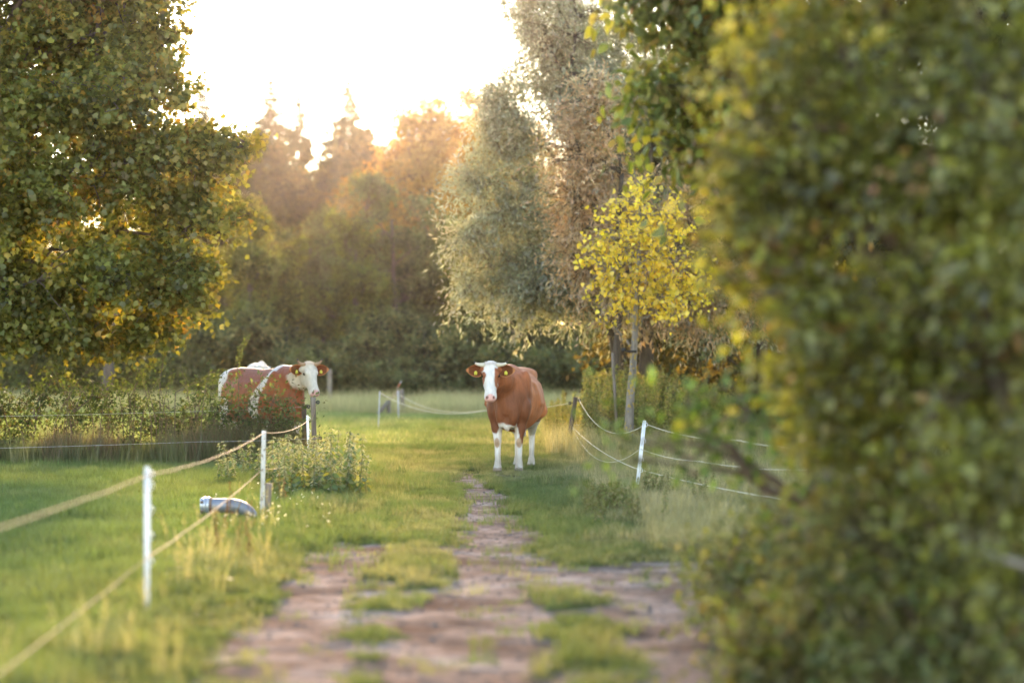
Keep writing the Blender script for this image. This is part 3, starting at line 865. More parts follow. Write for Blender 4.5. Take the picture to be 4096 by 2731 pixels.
# --- bramble hedge along the left fence
HD = 36.5
hp = [(0.055, 0.08, 0.022), (0.075, 0.105, 0.025), (0.045, 0.055, 0.022), (0.11, 0.13, 0.03), (0.13, 0.08, 0.035)]
def bramble(label, items, stems, n, seed, **kw):
    return bush(label, HD, [plob(a, b_, HD + dd, c, d_) for a, b_, dd, c, d_ in items], [(W(px, 0, HD)[0], HD + .1, h, 0.012) for px, h in stems], n, 15, 0.068, 'ovate', hp, seed, mat='plant', name='bramble_bush',
                spread=0.12, elong=3.2, droop=0.1, inner=0.95, twig_r=0.006, limb_r=0.012, pw=[.3, .25, .2, .17, .08], **kw)
def ragged(x0, x1, n, seed):
    r2 = np.random.default_rng(seed); out = []
    for k in range(n):
        px = r2.uniform(x0, x1); low = 1450 + 230 * vnoise(px / 110.0, 0.5, 3) 
        py = r2.uniform(low, 1770)
        out.append((px, py, r2.uniform(-.3, .3), r2.uniform(35, 75), r2.uniform(28, 58)))
    for k in range(4):
        px = r2.uniform(x0, x1); out.append((px, 1520 + 60 * r2.uniform(), 0, r2.uniform(18, 30), r2.uniform(30, 60)))
    return out
bramble('dark bramble bush at the far left end of the hedge, under the maple', ragged(-160, 210, 13, 1), [(40, .6), (140, .8), (-60, .7)], 160, 61)
bramble('bramble bush with a brown thatch of dead grass in the middle of the hedge', ragged(200, 500, 11, 2), [(330, .8), (430, .9)], 135, 62)
bramble('bramble bush with long shoots rising towards the maple, left of the spotted cow', ragged(510, 860, 12, 3), [(640, .9), (700, 1.0), (800, .7)], 150, 63)
bramble('bramble bush growing up across the body of the spotted cow', [(1000, 1690, -0.3, 110, 60), (1090, 1600, -.3, 70, 35), (930, 1610, -.3, 50, 35), (1150, 1690, -.3, 80, 60), (860, 1690, -.3, 60, 60), (1020, 1580, -.3, 40, 22), (1130, 1750, -.3, 100, 60)], [(1000, .8), (1090, .8), (900, .7)], 160, 64)
def shoot(label, pts, D, seed, leaf=0.05, per=26):
    r2 = np.random.default_rng(seed)
    P = np.array([W(a, b_, D) for a, b_ in pts]); base = P[0].copy(); base[2] = -0.03
    P = np.concatenate([[base], P]) - base
    tt = np.linspace(0, len(P) - 1, 24); Pi = np.stack([np.interp(tt, np.arange(len(P)), P[:, k]) for k in range(3)], -1)
    root = thing('bramble_shoot', label, 'shoot', base)
    v, f = tubes([(Pi, np.linspace(0.008, 0.003, 24))], 5)
    obj('stem', mesh_np('stem', v, f, M['twig'], smooth=True), root)
    n = per * 4
    t = r2.uniform(0.35, 1, n) * 23
    L = np.stack([np.interp(t, np.arange(24), Pi[:, k]) for k in range(3)], -1) + r2.normal(0, 0.028, (n, 3))
    fr = leaf_frames(n, np.zeros((n, 3)), 0.2, 0.5, r2, 1.0)
    col = palette_pick([(0.085, 0.12, 0.022), (0.11, 0.14, 0.028), (0.06, 0.09, 0.025)], n, r2) * r2.uniform(0.8, 1.2, (n, 1))
    add_foliage(root, 'foliage', L, fr, leaf * r2.uniform(0.6, 1.2, n), col, LT['ovate'], M['leaf'])
    return root
shoot('long leafy bramble shoot standing up in front of the spotted cow rump', [(955, 1560), (950, 1440), (965, 1390), (995, 1340)], 36.3, 71)
shoot('bramble shoot climbing to the lowest maple leaves', [(640, 1520), (655, 1430), (670, 1370), (690, 1330)], 36.3, 72)
shoot('slanting bramble shoot over the hedge below the maple', [(520, 1600), (560, 1500), (600, 1470), (620, 1455)], 36.3, 73)
shoot('arching bramble shoot reaching right to the white cow rump', [(700, 1570), (780, 1530), (850, 1510), (880, 1500)], 36.2, 74)

r5 = np.random.default_rng(99)
for k in range(18):
    px = r5.uniform(0, 860); top = r5.uniform(1440, 1560); lean = r5.normal(0, 60)
    shoot('thin upright bramble shoot sticking out of the hedge left of the spotted cow', [(px, 1700), (px + lean * .3, 1620), (px + lean * .8, (top + 1600) / 2), (px + lean * 1.4, top)], 36.2 + r5.uniform(-.4, .4), 400 + k, .045, 14)['group'] = 'thin bramble shoots of the hedge'

# --- the wood beyond the pasture
def woodland(name, cat, seed, H, Wd, clumps, per, leaf, pal, shape, bark='bark', twig=6):
    r2 = np.random.default_rng(seed)
    if shape == 'column':
        lobes = [[r2.normal(0, Wd * 0.16), r2.normal(0, Wd * 0.16), z * H, Wd * w * r2.uniform(.8, 1.2), Wd * w * r2.uniform(.8, 1.2), H * 0.14] for z, w in ((.10, .50), (.22, .55), (.38, .52), (.52, .48), (.66, .42), (.80, .34), (.92, .20))]
    elif shape == 'round':
        lobes = [[r2.normal(0, Wd * 0.22), r2.normal(0, Wd * 0.22), H * z, Wd * w, Wd * w, H * h] for z, w, h in ((.45, .42, .16), (.55, .50, .18), (.68, .48, .16), (.8, .40, .13), (.9, .28, .10), (.6, .3, .12), (.74, .34, .14))]
    trunk = wobble_trunk(np.array([0, 0, -0.1]), np.array([0, 0, H * 0.85]), H * 0.018, H * 0.006, 9, r2, H * 0.004)
    root = make_tree(name, None, cat, None, (0, 0, 0), [trunk], lobes, clumps, per, leaf, 'clump', pal, seed, 'leaf_far', bark=bark, spread=Wd * 0.05, elong=1.5, down=0.5, up=0.8, droop=0.2, inner=0.3, zmin=0.2,
                     twig_every=twig, limb_r=H * 0.005, twig_r=H * 0.0016, clump_var=0.4, sub=5)
    return root
dk = [(0.075, 0.11, 0.035), (0.10, 0.135, 0.04), (0.08, 0.10, 0.04), (0.13, 0.145, 0.045)]
protoA = woodland('woodland_tree', 'tree', 81, 9.0, 4.4, 1100, 34, 0.125, dk, 'column')
protoB = woodland('woodland_tree', 'tree', 82, 9.0, 5.0, 1100, 34, 0.125, [(0.055, 0.085, 0.052), (0.075, 0.105, 0.06), (0.09, 0.115, 0.068)], 'column')
protoC = woodland('woodland_tree', 'tree', 83, 18.0, 9.0, 1100, 34, 0.22, [(0.20, 0.14, 0.05), (0.24, 0.16, 0.06), (0.15, 0.12, 0.05)], 'round')
protoD = woodland('woodland_tree', 'tree', 84, 16.0, 10.0, 1100, 34, 0.23, [(0.06, 0.06, 0.032), (0.075, 0.07, 0.035), (0.05, 0.055, 0.03)], 'column')
protoE = woodland('understorey_bush', 'bush', 85, 3.6, 4.6, 420, 24, 0.14, [(0.065, 0.095, 0.050), (0.085, 0.12, 0.06), (0.115, 0.125, 0.06)], 'column', twig=5)

def spruce(seed, H):
    r2 = np.random.default_rng(seed)
    root = thing('spruce_tree', None, 'tree')
    v, f = tubes([(np.array([[0, 0, -0.1], [0, 0, H * .5], [0, 0, H]]), [0.22, 0.13, 0.02])], 8)
    obj('trunk', mesh_np('trunk', v, f, M['bark'], smooth=True), root)
    P, A = [], []
    for k in range(46):
        z = H * (0.12 + 0.88 * (k / 45.0) ** 0.9)
        Lr = max(0.08, (H - z) * 0.40 + 0.05) * r2.uniform(0.5, 1.25) if z > H * .72 else 2.6 * r2.uniform(.6, 1.2)
        for q in range(12):
            if r2.uniform() < 0.15: continue
            az = r2.uniform(0, 6.283); n = int(8 + Lr * 20)
            t = r2.uniform(0.1, 1, n)
            l = Lr * r2.uniform(0.6, 1.1)
            P.append(np.stack([np.cos(az) * t * l, np.sin(az) * t * l, z - 0.28 * l * t + 0.12 * l * t ** 2], -1) + r2.normal(0, 0.10, (n, 3)))
            A.append(np.repeat(np.array([[math.cos(az), math.sin(az), -0.35]]), n, 0))
    P = np.concatenate(P); A = np.concatenate(A); n = len(P)
    fr = leaf_frames(n, A, 0.3, 0.6, r2, 0.35)
    col = palette_pick([(0.035, 0.045, 0.025), (0.05, 0.055, 0.03)], n, r2)
    add_foliage(root, 'crown', P, fr, (0.16 + 0.05 * (H - P[:, 2])).clip(.15, .4) * r2.uniform(0.6, 1.3, n), col, LT['ovate'], M['leaf_far'])
    return root
protoS = spruce(91, 22.0)

def place(proto, px, D, top_py, label, group, H, first, wscale=1.0):
    s = FPX / D
    h = CH + (HZ - top_py) / s
    k = h / H
    loc = (W(px, HZ, D)[0], D, -0.05)
    sc = (k * wscale, k * wscale, k)
    rz = RNG.uniform(0, 6.28)
    if first:
        proto.location = loc; proto.rotation_euler = (0, 0, rz); proto.scale = sc
        proto['label'] = label; proto['group'] = group; return proto
    return dup(proto, loc, rz, sc, label, group)

GE = 'dark overgrown trees along the wood edge'
edge = [  # px, D, top, proto, label
    (-260, 100, 830, 'A', 'dark wood edge tree hidden behind the left side of the maple'),
    (60, 104, 900, 'B', 'dark wood edge tree behind the trunk of the maple'),
    (380, 99, 860, 'A', 'dark wood edge tree seen under the middle of the maple crown'),
    (700, 103, 800, 'B', 'dark wood edge tree just right of the lower maple leaves'),
    (1010, 97, 690, 'A', 'ivy covered column tree above the spotted cow with sunlit top'),
    (1230, 104, 790, 'B', 'lower dark tree between the two tall ivy columns of the wood edge'),
    (1430, 98, 800, 'A', 'broad dark tree left of the tallest ivy column above the far gate'),
    (1580, 100, 640, 'B', 'tallest ivy covered column of the wood edge with a thin spire'),
    (1790, 103, 850, 'A', 'dark wood edge tree directly left of the grey willow'),
    (2040, 99, 950, 'B', 'dark wood edge tree behind the head of the brown cow'),
    (2200, 105, 880, 'B', 'dark wood edge tree behind the rump of the brown cow, left of the willow trunks'),
    (2350, 102, 930, 'A', 'dark wood edge tree behind the trunks of the willows'),
    (2700, 100, 900, 'B', 'dark wood edge tree behind the yellow sapling on its right'),
    (3050, 103, 900, 'A', 'dark wood edge tree behind the near hedge on the right'),
    (3500, 100, 850, 'B', 'dark wood edge tree hidden behind the tall near bush'),
    (1130, 99, 900, 'A', 'dark shaded tree filling the gap behind the spotted cow horns'),
]
protos = {'A': (protoA, 10.0), 'B': (protoB, 10.0), 'C': (protoC, 18.4), 'D': (protoD, 17.4), 'E': (protoE, 3.9), 'S': (protoS, 22.0)}
used = set()
for px, D, tp_, k, lab in edge:
    pr, H = protos[k]; place(pr, px, D, tp_, lab, GE, H, k not in used, 1.0); used.add(k)
for px in range(-300, 4400, 270):
    place(protoB, px + RNG.uniform(-60, 60), 118 + RNG.uniform(-4, 4), 900, 'dark shaded tree deep in the wood behind the ivy covered edge trees', 'shaded trees deep in the wood', 10.0, False, 1.35)
GU = 'understorey bushes at the foot of the wood'
for i, (px, D, tp_, lab) in enumerate([(120, 95, 1330, 'shaded undergrowth bush at the wood foot under the left of the maple'), (520, 96, 1340, 'shaded undergrowth bush at the wood foot behind the dark trunk'), (850, 94, 1250, 'undergrowth bush at the wood foot behind the rump of the spotted cow'),
        (1150, 95, 1280, 'undergrowth bush at the wood foot behind the head of the spotted cow'), (1420, 94, 1270, 'undergrowth bush at the wood foot behind the tall grey field post'), (1700, 95, 1260, 'undergrowth bush at the wood foot behind the far rope'),
        (1980, 94, 1290, 'undergrowth bush at the wood foot between the horns of the brown cow'), (2250, 95, 1300, 'undergrowth bush at the wood foot right of the brown cow'), (2560, 94, 1290, 'undergrowth bush at the wood foot behind the lichen spotted trunk'), (2850, 95, 1280, 'undergrowth bush at the wood foot right of the yellow sapling'), (3200, 95, 1280, 'undergrowth bush at the wood foot behind the near hedge'), (1560, 93, 1380, 'small undergrowth bush behind the far gate')]):
    place(protoE, px, D, tp_, lab, GU, 3.6, i == 0, 1.15)
GB = 'broad trees behind the near bush'
for px, D, tp_, lab in [(3500, 40, -500, 'tall tree hidden behind the near bush, its trunk beyond the right meadow'), (4150, 34, -500, 'tall tree behind the near bush at the far right edge'), (3050, 55, -200, 'tall tree behind the roadside tree, right of the yellow sapling')]:
    place(protoD, px, D, tp_, lab, GB, 16.0, 'D' not in used, .8); used.add('D')
for px, D, tp_, lab in [(3860, 58, 650, 'dark tree behind the upper right of the near bush'), (4230, 60, 700, 'dark tree behind the near bush at the right picture edge'), (3480, 62, 800, 'dark tree behind the middle of the near bush')]:
    place(protoA, px, D, tp_, lab, GB, 10.0, False, 1.3)
GF = 'hazy trees far behind the wood edge'
for px, D, tp_, k, ws, lab in [
    (1640, 135, 310, 'C', .9, 'hazy golden broadleaved tree with rounded top right of the middle spruce'),
    (1860, 150, 400, 'C', .9, 'hazy golden broadleaved tree just left of the willow'),
    (2100, 150, 420, 'C', 1, 'hazy broadleaved tree hidden behind the willow'),
    (1560, 168, 400, 'D', .9, 'hazy dark tree in the gap between the middle spruce and the golden tree'), (700, 165, 480, 'D', 1.0, 'hazy dark tree below the leftmost spruce'), (880, 160, 500, 'D', 1.1, 'hazy dark tree between the two left spruces'), (1080, 160, 470, 'D', 1.1, 'hazy dark tree below the double topped spruce'), (1290, 158, 440, 'D', 1.1, 'hazy dark tree left of the middle spruce'),
    (1480, 162, 450, 'D', 1.0, 'hazy dark tree under the golden broadleaved one'), (300, 160, 500, 'D', 1.1, 'hazy dark tree hidden behind the maple'), (-100, 160, 480, 'D', 1.1, 'hazy dark tree beyond the left edge of the maple'), (1750, 165, 520, 'D', 1.0, 'hazy dark tree behind the tallest ivy column'),
    (2500, 160, 450, 'D', 1.2, 'hazy dark tree behind the right side of the willow'), (2950, 160, 450, 'D', 1.2, 'hazy dark tree far behind the roadside tree')]:
    pr, H = protos[k]; place(pr, px, D, tp_, lab, GF, H, k not in used, ws); used.add(k)
GS = 'spruces standing above the wood'
for i, (px, D, tp_, ws, lab) in enumerate([(805, 175, 310, .8, 'hazy spruce at the right edge of the maple crown'), (1080, 172, 325, 1.15, 'broad hazy spruce with gaps, second from the maple'), (1195, 176, 345, .6, 'thin leaning spruce spire beside the broad spruce'), (1395, 172, 305, 1.0, 'pointed hazy spruce in the middle of the sky gap')]):
    place(protoS, px, D, tp_, lab, GS, 22.0, i == 0, ws)
# dark trunk in the pasture edge under the maple
v, f = tubes([wobble_trunk(np.array([*W(425, 0, 88)[:2], -0.1]), np.array([*W(440, 0, 88)[:2], 5.2]), 0.24, 0.16, 8, rng, 0.05), wobble_trunk(np.array([*W(425, 0, 88)[:2], 2.6]), np.array([*W(520, 0, 88)[:2], 5.0]), 0.13, 0.08, 6, rng, 0.03)], 9)
tag(obj('bare_trunk', mesh_np('bare_trunk', v, f, M['bark'], smooth=True)), 'dark forked tree trunk standing beyond the hedge below the maple', 'trunk')
#--SECTION3--

# ------------------------------------------------------------------ cows: one smooth body from blended volumes
class Blend:
    def __init__(s, lo, hi, h):
        s.lo = np.array(lo, float); s.h = h
        s.n = np.ceil((np.array(hi) - s.lo) / h).astype(int) + 1
        s.f = np.full(tuple(s.n), 0.3, np.float32)
        s.ax = [s.lo[k] + h * np.arange(s.n[k]) for k in range(3)]
    def _sub(s, lo, hi, m=0.16):
        a = [max(0, int((lo[k] - m - s.lo[k]) / s.h)) for k in range(3)]
        b = [min(s.n[k], int((hi[k] + m - s.lo[k]) / s.h) + 2) for k in range(3)]
        sl = tuple(slice(i, j) for i, j in zip(a, b))
        return sl, np.meshgrid(*[s.ax[k][sl[k]] for k in range(3)], indexing='ij')
    def join(s, sl, d, k):
        a = s.f[sl]
        hh = np.clip(0.5 + 0.5 * (a - d) / k, 0, 1)
        s.f[sl] = d * hh + a * (1 - hh) - k * hh * (1 - hh)
    def cone(s, p, r1, q, r2, k=0.05):
        p = np.asarray(p, float); q = np.asarray(q, float); r = max(r1, r2)
        sl, (X, Y, Z) = s._sub(np.minimum(p, q) - r, np.maximum(p, q) + r)
        d = q - p
        t = np.clip(((X - p[0]) * d[0] + (Y - p[1]) * d[1] + (Z - p[2]) * d[2]) / (d @ d + 1e-9), 0, 1)
        s.join(sl, np.sqrt((X - p[0] - t * d[0]) ** 2 + (Y - p[1] - t * d[1]) ** 2 + (Z - p[2] - t * d[2]) ** 2) - (r1 + t * (r2 - r1)), k)
    def ell(s, c, r, k=0.05, rot=None):
        c = np.asarray(c, float); r = np.asarray(r, float); R_ = r.max()
        sl, (X, Y, Z) = s._sub(c - R_, c + R_)
        P = np.stack([X - c[0], Y - c[1], Z - c[2]], -1)
        if rot is not None: P = P @ np.asarray(rot)          # columns are the ellipsoid's axes
        q = np.sqrt(((P / r) ** 2).sum(-1)); g = np.sqrt(((P / r ** 2) ** 2).sum(-1)) + 1e-6
        s.join(sl, q * (q - 1) / g, k)
    def loft(s, st, frame, org, k=0.05, ridge=0.0):
        """st rows: position along frame[0], centre along frame[2], half width along frame[1], half height"""
        st = np.asarray(st, float); fr = np.asarray(frame, float)
        pts = []
        for a, c, w, h in st:
            for sy in (-1, 1):
                for sz in (-1, 1):
                    pts.append(org + fr[0] * a + fr[1] * w * sy + fr[2] * (c + h * sz))
        pts = np.array(pts)
        sl, (X, Y, Z) = s._sub(pts.min(0), pts.max(0))
        P = np.stack([X - org[0], Y - org[1], Z - org[2]], -1)
        a = P @ fr[0]; y = P @ fr[1]; z = P @ fr[2]
        ac = np.clip(a, st[0, 0], st[-1, 0])
        def sm(col):
            return np.interp(ac, st[:, 0], st[:, col])
        c = sm(1); w = sm(2); h = sm(3)
        zz = (z - c) / h
        if ridge: w = w * (1 - ridge * np.clip(zz, 0, 1) ** 2)
        q = np.sqrt((y / w) ** 2 + zz ** 2)
        d = (q - 1) * np.minimum(w, h) * 0.9
        over = np.abs(a - ac)
        d = np.where(over > 0, np.sqrt(np.maximum(d, 0) ** 2 + over ** 2), d)
        s.join(sl, d, k)
    def surface(s, smooth=3):
        f = s.f; ins = f < 0
        nx_, ny_, nz_ = f.shape
        cs = [(i, j, k) for i in (0, 1) for j in (0, 1) for k in (0, 1)]
        cnt = np.zeros((nx_ - 1, ny_ - 1, nz_ - 1), np.int8)
        for i, j, k in cs:
            cnt += ins[i:nx_ - 1 + i, j:ny_ - 1 + j, k:nz_ - 1 + k]
        I = np.argwhere((cnt > 0) & (cnt < 8))
        idx = -np.ones(cnt.shape, np.int64); idx[tuple(I.T)] = np.arange(len(I))
        acc = np.zeros((len(I), 3)); num = np.zeros(len(I))
        for a in cs:
            for ax_ in range(3):
                if a[ax_]: continue
                b_ = list(a); b_[ax_] = 1
                fa = f[I[:, 0] + a[0], I[:, 1] + a[1], I[:, 2] + a[2]]; fb = f[I[:, 0] + b_[0], I[:, 1] + b_[1], I[:, 2] + b_[2]]
                m = (fa < 0) != (fb < 0)
                t = np.where(m, fa / np.where(m, fa - fb, 1), 0)
                p = np.repeat(np.array(a, float)[None], len(I), 0); p[:, ax_] += t
                acc += p * m[:, None]; num += m
        V = s.lo + s.h * (I + acc / num[:, None])
        Q = []
        for ax_ in range(3):
            u, w = (ax_ + 1) % 3, (ax_ + 2) % 3
            sa = [slice(0, None)] * 3; sb = [slice(0, None)] * 3
            sa[ax_] = slice(0, -1); sb[ax_] = slice(1, None)
            ch = np.argwhere(ins[tuple(sa)] != ins[tuple(sb)])
            ok = (ch[:, u] > 0) & (ch[:, w] > 0) & (ch[:, u] < f.shape[u] - 1) & (ch[:, w] < f.shape[w] - 1)
            ch = ch[ok]
            pos = ins[tuple(ch.T)]
            def cell(du, dw):
                c = ch.copy(); c[:, u] += du; c[:, w] += dw
                return idx[tuple(c.T)]
            q = np.stack([cell(-1, -1), cell(0, -1), cell(0, 0), cell(-1, 0)], -1)
            q[~pos] = q[~pos][:, ::-1]
            Q.append(q)
        Q = np.concatenate(Q)
        for _ in range(smooth):
            s_ = np.zeros_like(V); n_ = np.zeros(len(V))
            for e in range(4):
                a_, b_ = Q[:, e], Q[:, (e + 1) % 4]
                np.add.at(s_, a_, V[b_]); np.add.at(n_, a_, 1)
            V = V * 0.5 + 0.5 * s_ / np.maximum(n_, 1)[:, None]
        return V, Q

BROWN = np.array([0.33, 0.100, 0.035]); WHITE = np.array([0.60, 0.565, 0.53]); CREAM = np.array([0.58, 0.52, 0.44]); PINK = np.array([0.62, 0.34, 0.30])

def make_cow(label, origin, fwd_deg, poll_w, face_deg, pitch, coat, horn_up, horn_mat, front_dx=(0.0, 0.0), hind_in=1.0):
    """fwd_deg: heading of the body measured from 'towards the camera', positive to the photo's right"""
    fw = np.array([math.sin(R(fwd_deg)), -math.cos(R(fwd_deg)), 0]); lf = np.array([-fw[1], fw[0], 0])
    rz = math.atan2(fw[1], fw[0])
    root = thing('cow', label, 'cow', (origin[0], origin[1], 0), rz)
    rel = np.array(poll_w) - np.array([origin[0], origin[1], 0])
    poll = np.array([rel @ fw, rel @ lf, rel[2]])
    fd_ = np.array([math.sin(R(face_deg)), -math.cos(R(face_deg)), 0])
    f_ = np.array([fd_ @ fw, fd_ @ lf, 0]); c_ = np.array([-f_[1], f_[0], 0]); up = np.array([0, 0, 1.0])
    pr = R(pitch)
    a_ = f_ * math.cos(pr) - up * math.sin(pr); b_ = f_ * math.sin(pr) + up * math.cos(pr)
    B = Blend((-1.12, -0.62, -0.03), (1.5, 0.62, 1.72), 0.0135)
    B.loft([(-.93, 1.27, .07, .09), (-.87, 1.21, .19, .23), (-.72, 1.13, .28, .34), (-.5, 1.08, .325, .405), (-.22, 1.02, .41, .455), (.05, 1.0, .415, .455),
            (.3, 1.03, .36, .44), (.5, 1.08, .305, .44), (.66, 1.06, .26, .40), (.79, 1.02, .19, .31), (.86, 1.0, .09, .18)], np.eye(3), np.zeros(3), 0.03, 0.30)
    for s in (-1, 1):
        B.ell((-.47, s * .16, 1.38), (.14, .10, .07), .10); B.ell((-.87, s * .10, 1.28), (.07, .05, .06), .06)
        B.ell((.48, s * .235, 1.10), (.13, .085, .34), .03, np.array([[.97, 0, -.24], [0, 1, 0], [.24, 0, .97]]).T); B.ell((.60, s * .205, .88), (.13, .09, .17), .03)
        dx = front_dx[0 if s < 0 else 1]
        B.cone((.58, s * .19, .92), .125, (.60 + dx * .5, s * .165, .62), .078, .05)
        B.cone((.60 + dx * .5, s * .165, .62), .075, (.62 + dx, s * .15, .43), .052, .03)
        B.ell((.630 + dx, s * .15, .425), (.052, .050, .065), .02)
        B.cone((.615 + dx, s * .15, .37), .046, (.612 + dx, s * .15, .15), .041, .02)
        B.ell((.612 + dx, s * .15, .125), (.052, .050, .048), .02)
        for q in (-1, 1):
            B.cone((.63 + dx, s * .15 + q * .022, .085), .034, (.665 + dx, s * .15 + q * .030, .025), .036, .012)
        hy = .14 if s > 0 else .14 * hind_in
        B.ell((-.64, s * .15, 1.0), (.23, .12, .33), .05)
        B.cone((-.62, s * .15, .95), .13, (-.54, s * .18, .73), .115, .05)
        B.cone((-.54, s * .18, .74), .11, (-.80, s * (hy + .01), .54), .058, .05)
        B.ell((-.85, s * hy, .51), (.058, .042, .07), .03)
        B.cone((-.845, s * hy, .48), .046, (-.81, s * hy, .15), .037, .03)
        B.ell((-.80, s * hy, .125), (.052, .050, .048), .02)
        for q in (-1, 1):
            B.cone((-.785, s * hy + q * .022, .085), .034, (-.75, s * hy + q * .030, .025), .036, .012)
        B.cone((-.30, s * .33, .85), .12, (-.50, s * .24, .72), .06, .08)
    [B.ell((.75, q_ * .085, .86), (.12, .085, .24), .02) for q_ in (-1, 1)]; B.ell((.74, 0, .72), (.10, .06, .15), .03)
    B.ell((-.45, 0, .62), (.17, .14, .10), .06)
    for k_ in range(7):
        for s in (-1, 1):
            xx = .22 - k_ * .085
            B.cone((xx, s * .30, 1.22), .045, (xx - .06, s * .385, .95), .03, .035)
    # tail
    B.cone((-.93, 0, 1.36), .042, (-1.0, 0, 1.15), .03, .03); B.cone((-1.0, 0, 1.15), .028, (-1.01, 0, .75), .02, .02); B.cone((-1.01, 0, .75), .03, (-.99, 0, .48), .035, .02)
    # neck
    nb = np.array([.50, 0, 1.20]); ne = poll - f_ * .10 - up * .13
    nm = nb * .45 + ne * .55 - up * .02
    B.cone(nb, .28, nm, .195, .06); B.cone(nm, .195, ne, .125, .05)
    B.cone(nb + up * .16, .12, nm + up * .12, .08, .07)
    th = poll + a_ * .20 - b_ * .20
    B.cone((.80, 0, .90), .075, nm - up * .17, .08, .07); B.cone(nm - up * .17, .08, th, .055, .06)
    # head
    fr = np.array([a_, c_, b_])
    B.loft([(-.04, -.055, .070, .045), (0, -.06, .100, .075), (.08, -.085, .112, .105), (.17, -.10, .118, .120), (.26, -.105, .098, .118), (.35, -.095, .080, .098), (.42, -.085, .082, .088), (.48, -.08, .092, .080), (.53, -.08, .082, .062), (.555, -.08, .045, .04)], fr, poll, .02)
    B.ell(poll - b_ * .02 + a_ * .01, (.05, .075, .035), .03, np.array([a_, c_, b_]).T)
    for s in (-1, 1):
        B.ell(poll + a_ * .22 - b_ * .17 + c_ * s * .06, (.12, .045, .075), .04, np.array([a_, c_, b_]).T)
        B.ell(poll + a_ * .155 - b_ * .02 + c_ * s * .088, (.05, .032, .030), .02, np.array([a_, c_, b_]).T)
        B.cone(poll + a_ * .03 - b_ * .07 + c_ * s * .08, .05, poll + a_ * .06 - b_ * .10 + c_ * s * .13, .035, .03)
    V, Q = B.surface(3)
    dn = (fbm(V[:, 0] * 7 + V[:, 1] * 5, V[:, 2] * 2.2, 33, 3) - .5) * .022 + (fbm(V[:, 0] * 3, V[:, 2] * 3 + V[:, 1] * 3, 34, 2) - .5) * .03
    V[:, 1] += np.sign(V[:, 1]) * dn * sstep(.03, .12, np.abs(V[:, 1])) * sstep(.55, .7, V[:, 2]) * sstep(.95, .8, V[:, 0])
    hp_ = V - poll
    t = hp_ @ a_; b = hp_ @ b_; c = hp_ @ c_
    nz1 = fbm(V[:, 0] * 6 + V[:, 1] * 5, V[:, 2] * 6 + V[:, 1] * 3, 3, 3) - .5
    nz2 = fbm(V[:, 0] * 2.2 + V[:, 1] * 1.7, V[:, 2] * 2.2, 9, 3) - .5
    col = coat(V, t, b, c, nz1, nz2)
    hd = (t > -.1) & (np.abs(c) < .19) & (b > -.32)
    # muzzle, nostrils, mouth
    mz = hd & (t > .475 + 0.05 * np.clip(np.abs(c) / .08, 0, 1.2) ** 2) & (b > -.125)
    col[mz] = PINK
    for s in (-1, 1):
        d2 = ((t - .515) / .020) ** 2 + ((c - s * .046) / .017) ** 2
        col[hd & (d2 < 1) & (b > -.10)] = (0.16, 0.06, 0.05)
    mo = hd & (t > .50) & (np.abs(b + .128) < .008) & (np.abs(c) < .07)
    col[mo] = (0.12, 0.06, 0.05)
    col[V[:, 2] < .058] = (0.22, 0.16, 0.12)
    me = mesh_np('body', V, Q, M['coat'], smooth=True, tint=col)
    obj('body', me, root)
    ear_c = np.array([0.135, 0.048, 0.022])
    for s in (-1, 1):
        # ear: a cupped leaf of two skins
        nu, nv = 12, 9
        u = np.linspace(0, 1, nu)[:, None]; v = np.linspace(-1, 1, nv)[None, :]
        prof = 0.088 * np.sin(np.pi * np.clip(u * .90 + .08, 0, 1) ** .85) ** .75
        rootp = poll + c_ * s * .105 - up * .098 - f_ * .03
        L_ = .235
        X = s * u * L_ + 0 * v
        Y = v * prof * (1.0 - 0.05 * v) + (-.012 + .012 * u) + 0 * u
        Zc = -.035 * (1 - v ** 2) * np.sin(np.pi * np.clip(u + .15, 0, 1)) + .02 * u
        P1 = rootp + X[..., None] * c_ + Y[..., None] * up + Zc[..., None] * f_
        P2 = P1 - f_ * .008
        rimw = np.maximum(np.abs(v) * np.ones_like(u), (u > .9) * 1.0)
        cin = np.where((rimw > .8)[..., None], np.array([0.46, 0.20, 0.08]), ear_c)  # pale orange edge: backlight on the ear rim painted into its colour
        cbk = np.repeat(np.repeat(BROWN[None, None], nu, 0), nv, 1)
        ii_ = (np.arange(nu - 1)[:, None] * nv + np.arange(nv - 1)[None, :])
        q1 = np.stack([ii_, ii_ + 1, ii_ + 1 + nv, ii_ + nv], -1).reshape(-1, 4)
        q2 = q1[:, ::-1] + nu * nv
        edge_i = np.concatenate([np.arange(nv), np.arange(1, nu) * nv + nv - 1, (nu - 1) * nv + np.arange(nv - 2, -1, -1), np.arange(nu - 2, 0, -1) * nv])
        e2 = np.roll(edge_i, -1)
        q3 = np.stack([edge_i, e2, e2 + nu * nv, edge_i + nu * nv], -1)
        em = mesh_np('ear', np.concatenate([P1.reshape(-1, 3), P2.reshape(-1, 3)]), np.concatenate([q1, q2, q3]), M['ear'], smooth=True, tint=np.concatenate([cin.reshape(-1, 3), cbk.reshape(-1, 3)]))
        eo = obj('ear', em, root)
        # ear tag: a bent pentagon plate with a stud and a printed bar
        tc_ = rootp + c_ * s * .105 - up * .038 + f_ * .012
        pent = .8 * np.array([(-.026, -.034), (.026, -.034), (.030, .006), (.010, .034), (-.010, .034), (-.030, .006)])
        tl = np.array([tc_ + c_ * p[0] + up * p[1] - c_ * s * .004 * 0 for p in pent])
        tv = np.concatenate([tl, tl - f_ * .004]); n6 = 6
